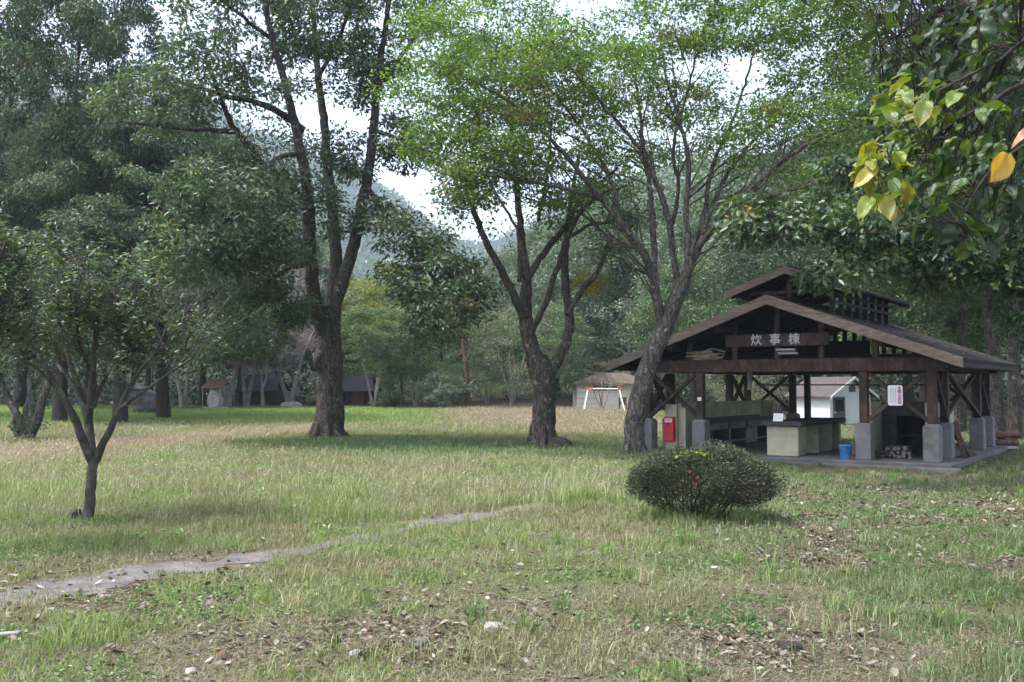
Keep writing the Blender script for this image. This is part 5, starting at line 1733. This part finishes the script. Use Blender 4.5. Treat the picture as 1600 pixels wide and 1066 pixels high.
o = link('boulder', rock_me('boulder', (1.25, .9, .62), 3, M['rock'], 4))
tag(o, 'large tilted grey boulder between two dark trunks at the forest edge', 'boulder')
o.location = P(228, 624, 51)
o.rotation_euler = (0, math.radians(33), .2)
o = link('boulder_prop', rock_me('boulder_prop', (.8, .7, .55), 8, M['rock']))
o.name = 'mossy_rock'
tag(o, 'small dark rock under the tilted boulder', 'rock')
o.location = gpt(232, 51.5) + [0, 0, .1]
o = link('pale_rock', rock_me('pale_rock', (.75, .5, .45), 5, M['stone_pale']))
tag(o, 'pale low rock at the forest edge right of the left cabin', 'rock')
o.location = gpt(456, 61) + [0, 0, .1]
r = empty('stone_monument', gpt(337, 58.5), 0, 'rough pale standing stone with rubble at its foot under a small brown roof', 'monument')
sm = rock_me('stone', (.5, .4, .85), 12, M['stone_pale'], 4, .3)
s_ = link('standing_stone', sm, None, r)
s_.location = (0, .1, .6)
for k, (x, y, sc) in enumerate([(-.5, -.1, .22), (.5, -.1, .27), (.75, -.25, .2), (.2, -.35, .2), (-.15, -.3, .16)]):
    s_ = link('rubble', rock_me('rubble', (sc * 1.2, sc, sc * .8), 20 + k, M['stone_pale'], 2), None, r)
    s_.location = (x, y, .08)
r = empty('shelter', gpt(336, 58.7), 0, 'small brown lean-to roof on thin posts over the standing stone', 'shelter')
MB().poly([(-.66, -.55, 1.34), (.6, -.55, 1.36), (.7, .5, 1.84), (-.45, .5, 1.82)], (0, 0, .06)).build('roof', M['shrine_roof'], r)
for x, y, z in ((-.58, -.42, 1.38), (.5, -.42, 1.4), (-.42, .42, 1.76), (.55, .42, 1.78)):
    MB().cyl((x, y, -.05), (x * .97, y, z), .03).build('post', M['log_end'], r)
# small stump by the osmanthus, foreground stones and sticks
w = Wood()
p = gpt(124, 11.9)
for k in range(4):
    a = np.array([rng.uniform(-.06, .08), rng.uniform(-.05, .05), -.03])
    s = spline([a, a + [rng.normal() * .02, 0, .07], a + [rng.normal() * .03, rng.normal() * .03, .11 + .06 * rng.random()]], .02)
    w.add(*tube(s, np.linspace(.028, .016, len(s)), 8, .25, k))
o = link('stump', w.me('stump', M['bark']))
o.location = p
tag(o, 'cluster of small grey cut stubs at the foot of the young osmanthus', 'stump')
for k, (px, py, sc, mt, lab) in enumerate([(772, 981, .06, 'log_end', 'pale rounded stone in the grass at bottom centre'), (655, 1003, .055, 'rock', 'dark lump of earth near the bottom, left of the pale stone'), (1165, 962, .055, 'bark_dark', 'dark crumbled bark piece lying in the grass at lower right'),
                                          (1230, 1010, .06, 'bark_dark', 'dark bark fragment near the bottom right'), (560, 1020, .04, 'steel', 'small bluish-grey scrap near the bottom edge'), (305, 1045, .035, 'log_end', 'small pale stone at the bottom left')]):
    Yk = 1555 * 1.6 / (py - 602)
    o = link('stone' if 'stone' in mt or mt == 'rock' else 'bark_piece', rock_me('stone', (sc * 1.4, sc, sc * .6), 40 + k, M[mt], 3))
    o.location = gpt(px, Yk) + [0, 0, sc * .3]
    o.rotation_euler = (0, 0, k)
    tag(o, lab, 'stone' if 'stone' in lab or 'lump' in lab else 'debris')
Yk = 1555 * 1.6 / (998 - 602)
q = MB()
q.bar((-.22, 0, .03), (.1, .03, .05), .05, .02, bev=.005)
o = q.build('stick', M['log_end'])
o.location = gpt(12, Yk)
tag(o, 'pale broken stick of wood at the left edge near the bottom', 'stick')

# ------------------------------------------------------------------ grass
def in_slab(x, y):
    u, s = pav_local(x, y)
    return (u > -1.0) & (u < W_ + .8) & (s > -1.0) & (s < D_ + .55)


def blades(x, y, h, wd, lean, tint, name, label):
    n = len(x)
    z = gz(x, y)
    a = rng.random(n) * 2 * PI
    d = np.stack([np.cos(a), np.sin(a), np.zeros(n)], 1)
    s = np.stack([-np.sin(a + rng.normal(size=n) * .5), np.cos(a + rng.normal(size=n) * .5), np.zeros(n)], 1)
    b = np.stack([x, y, z - .01], 1)
    h, wd, lean = h[:, None], wd[:, None], lean[:, None]
    m = b + d * lean * h * .3 + [0, 0, 1] * h * .55 / np.maximum(1, lean)
    t = b + d * lean * h * 1.0 + [0, 0, 1] * h * np.maximum(1 - .35 * lean, .22)
    V = np.stack([b - s * wd / 2, b + s * wd / 2, m + s * wd * .4, m - s * wd * .4, t], 1).reshape(-1, 3)
    i = np.arange(n) * 5
    q = np.stack([i, i + 1, i + 2, i + 3], 1)
    tr = np.stack([i + 3, i + 2, i + 4], 1)
    return V, [q, tr], np.repeat(tint, 5, 0)


GREEN = np.array([.18, .235, .085])
BRIGHT = np.array([.21, .31, .09])
DULL = np.array([.195, .205, .11])
DEEP = np.array([.085, .155, .065])
STRAW = np.array([.30, .285, .195])
PINKST = np.array([.36, .285, .235])


def gauss(v, c, s): return np.exp(-((v - c) / s) ** 2)


def field_masks(x, y):
    px = PXof(x, y)
    py = 602 + 1555 * 1.6 / np.maximum(y, 1)
    nn = fbm(x * .5, y * .35, 91, 3)
    meadow = sstep(11.5, 14.5, y + (nn - .5) * 4) * sstep(1050, 900, px + (nn - .5) * 120)
    # tawny band running from the left towards the big oak
    c = np.interp(px, [-200, 0, 300, 480, 560], [20, 21.5, 28, 33.5, 36])
    band = gauss(y, c, 2.6 + .0 * y) * sstep(600, 470, px)
    farpink = sstep(38, 44, y) * sstep(63, 58, y) * sstep(600, 760, px) * .85
    farpink = np.maximum(farpink, .8 * sstep(34, 38, y) * sstep(800, 900, px))
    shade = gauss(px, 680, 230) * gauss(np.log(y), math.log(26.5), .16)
    farleft = sstep(37, 44, y + (nn - .5) * 6) * sstep(780, 560, px)
    right = sstep(1000, 1150, px)
    return px, nn, meadow, np.maximum(band, 0), farpink, shade, farleft, right


def tint_of(x, y, px, nn, meadow, band, farpink, shade, farleft, right, n):
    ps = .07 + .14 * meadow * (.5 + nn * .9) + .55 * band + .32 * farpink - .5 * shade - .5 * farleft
    fine = fbm(x * 1.7, y * 1.7, 95, 2)
    ps = np.clip(ps + (fine - .5) * .7, .02, .93)
    st = rng.random(n) < ps
    base = np.where((fbm(x * .8, y * .8, 97, 3) > .5)[:, None], GREEN, DULL)
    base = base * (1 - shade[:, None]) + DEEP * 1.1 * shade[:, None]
    base = base * (1 - farleft[:, None]) + BRIGHT * farleft[:, None]
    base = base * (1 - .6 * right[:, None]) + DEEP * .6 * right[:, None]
    pk = np.clip(band * 1.1 + farpink, 0, 1)[:, None]
    sc = STRAW * (1 - pk) + PINKST * pk
    t = np.where(st[:, None], sc, base)
    return t * rng.uniform(.7, 1.3, n)[:, None], st


Vs, Qs, Ts, Tr, nv = [], [], [], [], 0


def add_blades(x, y, h, wd, lean, tint):
    global nv
    V, (q, tr), T = blades(x, y, h, wd, lean, tint, None, None)
    Vs.append(V); Qs.append(q + nv); Tr.append(tr + nv); Ts.append(T)
    nv += len(V)


def zone(y0, y1, dens, pxm=110):
    A = .5 * (1600 + 2 * pxm) / F_PX * (y1 ** 2 - y0 ** 2)
    n = int(A * dens)
    y = np.sqrt(rng.random(n) * (y1 ** 2 - y0 ** 2) + y0 ** 2)
    px = rng.uniform(-pxm, 1600 + pxm, n)
    return (px - CX) / F_PX * y, y


for (y0, y1, dens) in ((4.2, 9, 1750), (9, 14, 1350), (14, 22, 900), (22, 36, 420), (36, 64, 170)):
    x, y = zone(y0, y1, dens, 420 if y0 < 20 else 200)
    keep = ~in_slab(x, y)
    patch = fbm(x * 1.1, y * 1.1, 101, 4)
    px = PXof(x, y)
    near = sstep(14, 9, y)
    # bare and littered patches near the camera, dark thin ground right of the bush
    thin = np.clip(sstep(.58, .42, patch) * near * .9, 0, 1)
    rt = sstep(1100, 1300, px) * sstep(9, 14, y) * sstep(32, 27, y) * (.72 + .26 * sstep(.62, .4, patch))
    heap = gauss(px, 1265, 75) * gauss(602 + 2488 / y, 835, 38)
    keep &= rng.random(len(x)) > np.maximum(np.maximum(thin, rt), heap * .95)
    pd = path_d(x, y)
    keep &= (pd > .62 + .9 * (fbm(x * 2.3, y * 2.3, 107, 2) - .5)) | (rng.random(len(x)) < .08) | ((fbm(x * 1.0, y * 1.0, 109, 2) > .5) & (rng.random(len(x)) < .9))
    x, y = x[keep], y[keep]
    n = len(x)
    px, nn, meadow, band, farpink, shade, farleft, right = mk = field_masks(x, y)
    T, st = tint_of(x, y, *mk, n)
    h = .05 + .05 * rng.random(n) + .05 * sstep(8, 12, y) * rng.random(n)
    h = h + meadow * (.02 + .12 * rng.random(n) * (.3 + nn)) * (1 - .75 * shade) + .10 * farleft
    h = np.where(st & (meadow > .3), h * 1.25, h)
    tuft = fbm(x * 2.2, y * 2.2, 113, 2) > .66
    h = np.where(tuft & (y < 15), h * rng.uniform(1.2, 2.4, n), h)
    wd = np.clip(.0055 * rng.uniform(.6, 1.5, n) * np.maximum(1, y / 11), .003, .04)
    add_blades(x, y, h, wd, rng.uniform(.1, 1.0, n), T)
for (y0, y1, dens) in ((4.2, 8, 4200), (8, 13, 1900), (13, 20, 500)):
    x, y = zone(y0, y1, dens, 420)
    k = ~in_slab(x, y) & (path_d(x, y) > .6 + .7 * (fbm(x * 2.3, y * 2.3, 107, 2) - .3))
    x, y = x[k], y[k]
    n = len(x)
    cc = np.array([(.31, .28, .215), (.22, .19, .145), (.125, .10, .075), (.165, .20, .095)])
    T = cc[rng.choice(4, n, p=[.28, .24, .18, .30])] * rng.uniform(.7, 1.25, n)[:, None]
    add_blades(x, y, rng.uniform(.03, .075, n), np.clip(.0045 * np.maximum(1, y / 10), .003, .02), rng.uniform(1.3, 2.4, n), T)
tx, ty = zone(6.5, 27, 2.6)
k = (~in_slab(tx, ty)) & (path_d(tx, ty) > 1.0) & (fbm(tx * .45, ty * .45, 131, 3) > .46)
tx, ty = tx[k], ty[k]
bx, by = gpt(1090, 11.9)[:2]
ang_ = rng.uniform(0, 2 * PI, 34)
tx = np.r_[tx, bx + np.cos(ang_) * .75 * rng.uniform(.85, 1.15, 34)]
ty = np.r_[ty, by + np.sin(ang_) * .6 * rng.uniform(.85, 1.15, 34)]
per = 34
cid = np.repeat(np.arange(len(tx)), per)
n = len(cid)
ra = rng.random(n) ** .7 * rng.uniform(.05, .16, len(tx))[cid]
an = rng.random(n) * 2 * PI
cols = np.array([(.13, .21, .07), (.17, .25, .08), (.24, .24, .13), (.10, .17, .07), (.32, .29, .19)])
kind_ = rng.choice(5, len(tx), p=[.3, .25, .2, .15, .1])
add_blades(tx[cid] + np.cos(an) * ra, ty[cid] + np.sin(an) * ra, rng.uniform(.10, .27, len(tx))[cid] * rng.uniform(.5, 1.15, n), np.clip(.0055 * np.maximum(1, ty[cid] / 11) * rng.uniform(.7, 1.4, n), .003, .03), rng.uniform(.15, 1.1, n), cols[kind_][cid] * rng.uniform(.7, 1.3, n)[:, None])
gmesh = np_me('grass', np.vstack(Vs), [np.vstack(Qs), np.vstack(Tr)], M['grass'], np.vstack(Ts))
tag(link('grass', gmesh), 'rough grass of mixed green and straw blades over the whole clearing', kind='stuff')

# tall seed-headed grass of the meadow
Vs, Qs, Ts, Tr, nv = [], [], [], [], 0
for (y0, y1, dens) in ((12, 18, 150), (18, 28, 110), (28, 62, 46)):
    x, y = zone(y0, y1, dens)
    mk = field_masks(x, y)
    px, nn, meadow, band, farpink, shade, farleft, right = mk
    pr = meadow * np.clip(.26 * nn + .5 * band + .5 * farpink - .85 * shade - .7 * farleft, 0, 1)
    k = (rng.random(len(x)) < pr) & ~in_slab(x, y) & (path_d(x, y) > 1.1)
    x, y = x[k], y[k]
    pk = np.clip(band + farpink, 0, 1)[k][:, None]
    n = len(x)
    h = rng.uniform(.16, .36, n)
    w0 = .005 * np.maximum(1, y / 12)
    T = (STRAW * (1 - pk) + PINKST * pk) * rng.uniform(.75, 1.25, n)[:, None]
    ln = rng.uniform(.15, .8, n)
    st0 = rng.bit_generator.state
    add_blades(x, y, h, w0, ln, T)
    # drooping heads: small leaves near the stalk tips
    z = gz(x, y)
    p = np.stack([x + rng.normal(size=n) * .06, y + rng.normal(size=n) * .06, z + h * .82], 1)
    V, Fq = leaf_arrays(p, rand_dir(n) * [1, 1, .4] + [0, 0, .2], rand_dir(n), np.full(n, .06), .009 * np.maximum(1, y / 12), 0.1, .5)
    Vs.append(V); Tr.append(Fq + nv); Ts.append(np.repeat(T * 1.1, 4, 0))
    nv += len(V)
sg = np_me('seeding_grass', np.vstack(Vs), [np.vstack(Qs), np.vstack(Tr)], M['grass'], np.vstack(Ts))
tag(link('seeding_grass', sg), 'tall tawny seed-headed grass of the meadow', kind='stuff')

# clover and broad weeds
n = 26000
x, y = zone(4.3, 16, 1)
x = np.zeros(0)
y = np.zeros(0)
for _ in range(6):
    a, c = zone(4.3, 17, 120)
    k = (fbm(a * 1.3, c * 1.3, 121, 3) > .58) & (path_d(a, c) > 1.05)
    x, y = np.r_[x, a[k]], np.r_[y, c[k]]
n = len(x)
p = np.stack([x, y, gz(x, y) + rng.uniform(.005, .05, n)], 1)
T = np.array([.075, .14, .04]) * rng.uniform(.7, 1.4, n)[:, None]
V, Fq = leaf_arrays(p, rand_dir(n) * [1, 1, .3], rand_dir(n) * .5 + [0, 0, 1], rng.uniform(.02, .045, n), rng.uniform(.014, .03, n))
wt_ = [V]; wf = [Fq]; wT = [np.repeat(T, 4, 0)]
nn_ = len(V)
for (px, py, k, sz) in [(222, 748, 40, .12), (245, 745, 30, .11), (250, 838, 30, .09), (520, 830, 26, .08), (410, 770, 30, .09), (1060, 838, 30, .06), (195, 742, 20, .12), (700, 770, 20, .08)]:
    yk = 1555 * 1.6 / (py + 6 - 602)
    c = gpt(px, yk)
    q = c + rng.normal(size=(k, 3)) * [.14, .14, .02] + [0, 0, .06]
    V, Fq = leaf_arrays(q, rand_dir(k) * [1, 1, .3] + [0, 0, .4], rand_dir(k) * .4 + [0, 0, 1], sz * rng.uniform(.7, 1.3, k), sz * .38 * np.ones(k))
    wt_.append(V); wf.append(Fq + nn_); wT.append(np.repeat(np.array([[.13, .25, .07]]) * rng.uniform(.8, 1.2, (k, 1)), 4, 0))
    nn_ += len(V)
tag(link('ground_weeds', np_me('ground_weeds', np.vstack(wt_), np.vstack(wf), M['leaf'], np.vstack(wT))), 'low clover and broad-leaved weeds between the grass', kind='stuff')


# ------------------------------------------------------------------ fallen leaves
def litter_arrays(p, yaw, L, W, curl, tilt):
    """curled dry leaves of eight points"""
    n = len(p)
    d = np.stack([np.cos(yaw), np.sin(yaw), tilt], 1)
    d = unit(d)
    up = unit(np.array([0, 0, 1.]) + rand_dir(n) * .35)
    s = unit(np.cross(d, up))
    u = np.cross(s, d)
    prof = [(0, 0), (.25, .38), (.6, .5), (1, 0), (.6, -.5), (.25, -.38)]
    V = []
    for a, b in prof + [(.3, 0), (.62, 0)]:
        zz = (curl * ((abs(b) * 2) ** 2 * .35 + (a - .5) ** 2 * .9))
        V.append(p + d * (L * a)[:, None] + s * (W * b)[:, None] + u * (L * zz)[:, None])
    V = np.stack(V, 1).reshape(-1, 3)
    i = np.arange(n)[:, None] * 8
    Fq = np.concatenate([i + np.array([f]) for f in [(0, 1, 6), (1, 2, 7), (2, 3, 7), (7, 3, 4), (6, 4, 5), (6, 5, 0)]]
                        + [i + np.array([[1, 7, 6]]), i + np.array([[6, 7, 4]])])
    return V, Fq


xs, yss, sz = [], [], []


def scatter(n, fx, fy, size):
    px, py = fx(n), fy(n)
    yy = 1555 * 1.6 / (py - 602)
    xs.append((px - CX) / F_PX * yy)
    yss.append(yy)
    sz.append(size * rng.uniform(.55, 1.35, n))


U = lambda a, b: (lambda n: rng.uniform(a, b, n))
GA = lambda m, s: (lambda n: rng.normal(m, s, n))
scatter(1000, U(-60, 1660), lambda n: 820 + 250 * rng.random(n), .045)
scatter(240, U(-60, 1660), lambda n: 860 + 210 * rng.random(n), .065)
scatter(2600, U(1130, 1680), lambda n: 737 + 70 * rng.random(n) ** 1.4, .085)
scatter(900, U(1180, 1700), lambda n: 760 + 120 * rng.random(n), .07)
scatter(1100, GA(1268, 55), GA(832, 26), .06)
scatter(500, GA(1190, 40), GA(805, 14), .075)
scatter(380, GA(960, 34), GA(710, 4), .11)
scatter(900, U(-40, 380), GA(925, 34), .06)
scatter(800, U(300, 900), GA(930, 60), .06)
scatter(500, GA(620, 120), GA(1000, 25), .06)
scatter(300, U(0, 1000), lambda n: 770 + 60 * rng.random(n), .06)
scatter(420, GA(1190, 110), GA(995, 24), .055)
scatter(2800, U(-60, 1660), lambda n: 850 + 220 * rng.random(n), .018)
scatter(5000, U(-60, 1660), lambda n: 800 + 90 * rng.random(n), .024)
scatter(3500, U(1100, 1700), lambda n: 737 + 90 * rng.random(n), .045)
scatter(2500, GA(1268, 60), GA(832, 26), .03)
scatter(2500, GA(640, 150), GA(985, 40), .022)
scatter(1800, GA(1190, 120), GA(990, 30), .024)
x, y, s = np.concatenate(xs), np.concatenate(yss), np.concatenate(sz)
nz = fbm(x * 1.1, y * 1.1, 101, 4)
k = (y > 3.5) & (y < 30) & ((nz < .55) | (rng.random(len(x)) < .45)) & ((path_d(x, y) > .8) | (rng.random(len(x)) < .35)) & ~((pav_local(x, y)[1] > -.5) & in_slab(x, y))
x, y, s = x[k], y[k], s[k]
n = len(x)
C = np.array([(.20, .175, .15), (.29, .265, .24), (.135, .10, .075), (.085, .064, .05), (.14, .085, .06), (.045, .038, .032), (.45, .43, .41), (.34, .17, .045)])
T = C[rng.choice(8, n, p=[.31, .09, .25, .17, .05, .121, .006, .003])] * rng.uniform(.75, 1.2, n)[:, None]
uu, ss = pav_local(x, y)
onstep = (uu > -.95) & (uu < W_ + .75) & (ss > -.98) & (ss < -.5)
z = np.where(onstep, SLAB - .07, gz(x, y)) + rng.uniform(.0, .03, n)
V, Fq = litter_arrays(np.stack([x, y, z], 1), rng.random(n) * 2 * PI, s, s * rng.uniform(.4, .62, n), rng.uniform(-.5, 1.0, n), rng.normal(size=n) * .3)
tag(link('fallen_leaves', np_me('fallen_leaves', V, Fq, M['litter'], np.repeat(T, 8, 0))), 'dry grey and brown fallen leaves scattered over the grass', kind='stuff')
# leaf litter lying on the pavilion roof
n = 420
u = UM + rng.uniform(.3, HS, n)
sx = S0 + rng.random(n) ** .8 * (S1 - S0)
p = np.array([pav_pt(a, c, RZ - SL * (a - UM) + .012) for a, c in zip(u, sx)])
V, Fq = litter_arrays(p, rng.random(n) * 2 * PI, .075 * rng.uniform(.6, 1.3, n), .04 * rng.uniform(.6, 1.3, n), rng.uniform(0, .6, n), rng.normal(size=n) * .15)
T = C[rng.choice(6, n)] * .7
tag(link('roof_litter', np_me('roof_litter', V, Fq, M['litter'], np.repeat(T, 8, 0))), 'dry leaves caught on the right slope of the pavilion roof', kind='stuff')
# twigs lying about
w = Wood()
for k in range(160):
    px, py = rng.uniform(-40, 1640), 800 + 260 * rng.random()
    yy = 1555 * 1.6 / (py - 602)
    c = gpt(px, yy)
    a = rng.random() * 2 * PI
    ln = rng.uniform(.05, .28)
    d = np.array([math.cos(a), math.sin(a), 0]) * ln
    pts = np.array([c - d / 2, c + rng.normal(size=3) * .015, c + d / 2])
    pts[:, 2] = gz(pts[:, 0], pts[:, 1]) + .012
    w.add(*tube(pts, [.005, .004, .002], 4))
tag(link('twig_litter', w.me('twig_litter', M['bark_maple'])), 'thin dry twigs lying in the grass', kind='stuff')

# ------------------------------------------------------------------ air, sky, sun
SUN_EL, SUN_AZ = math.radians(64), math.radians(-108)   # azimuth from +Y towards +X
wd_ = bpy.data.worlds.new('World')
scene.world = wd_
wd_.use_nodes = True
nt = wd_.node_tree
nt.nodes.clear()
sky = N(nt, 'ShaderNodeTexSky', sky_type='NISHITA')
sky.sun_disc = False
sky.sun_elevation = SUN_EL
sky.sun_rotation = SUN_AZ
sky.air_density = 1.0
sky.dust_density = 3.0
sky.ozone_density = 1.0
bw = N(nt, 'ShaderNodeRGBToBW')
nt.links.new(sky.outputs[0], bw.inputs[0])
mx = N(nt, 'ShaderNodeMix', data_type='RGBA')
mx.inputs[0].default_value = .5
nt.links.new(sky.outputs[0], mx.inputs[6])
nt.links.new(bw.outputs[0], mx.inputs[7])
bg = N(nt, 'ShaderNodeBackground', Strength=.15)
nt.links.new(mx.outputs[2], bg.inputs[0])
wo = N(nt, 'ShaderNodeOutputWorld')
nt.links.new(bg.outputs[0], wo.inputs[0])
sun = bpy.data.lights.new('sun', 'SUN')
sun.energy = 1.55
sun.angle = math.radians(13)
sun.color = (1, .965, .92)
so = bpy.data.objects.new('sun', sun)
COL.objects.link(so)
dirv = Vector((math.sin(SUN_AZ) * math.cos(SUN_EL), math.cos(SUN_AZ) * math.cos(SUN_EL), math.sin(SUN_EL)))
so.rotation_euler = dirv.to_track_quat('Z', 'Y').to_euler()

HAZE = True
if HAZE:
    hz = MB().box((-1200, -25, -12), (1500, 1300, 480)).build('haze', None)
    m, nt, out = new_mat('haze')
    pv = N(nt, 'ShaderNodeVolumePrincipled', Density=.0004)
    pv.inputs['Color'].default_value = (.66, .79, 1.0, 1)
    pv.inputs['Anisotropy'].default_value = .2
    nt.links.new(pv.outputs[0], out.inputs['Volume'])
    hz.data.materials.append(m)
    tag(hz, 'thin bluish haze in the air', kind='stuff')

scene.view_settings.view_transform = 'Standard'
scene.view_settings.look = 'None'
scene.view_settings.gamma = 1
scene.view_settings.exposure = 2.1
c = scene.cycles
c.use_denoising = True
try:
    c.denoiser = 'OPENIMAGEDENOISE'
    c.denoising_input_passes = 'RGB_ALBEDO_NORMAL'
    c.denoising_prefilter = 'ACCURATE'
except Exception:
    pass
c.max_bounces = 6
c.diffuse_bounces = 3
c.glossy_bounces = 2
c.transmission_bounces = 4
c.volume_bounces = 0
c.sample_clamp_indirect = 6
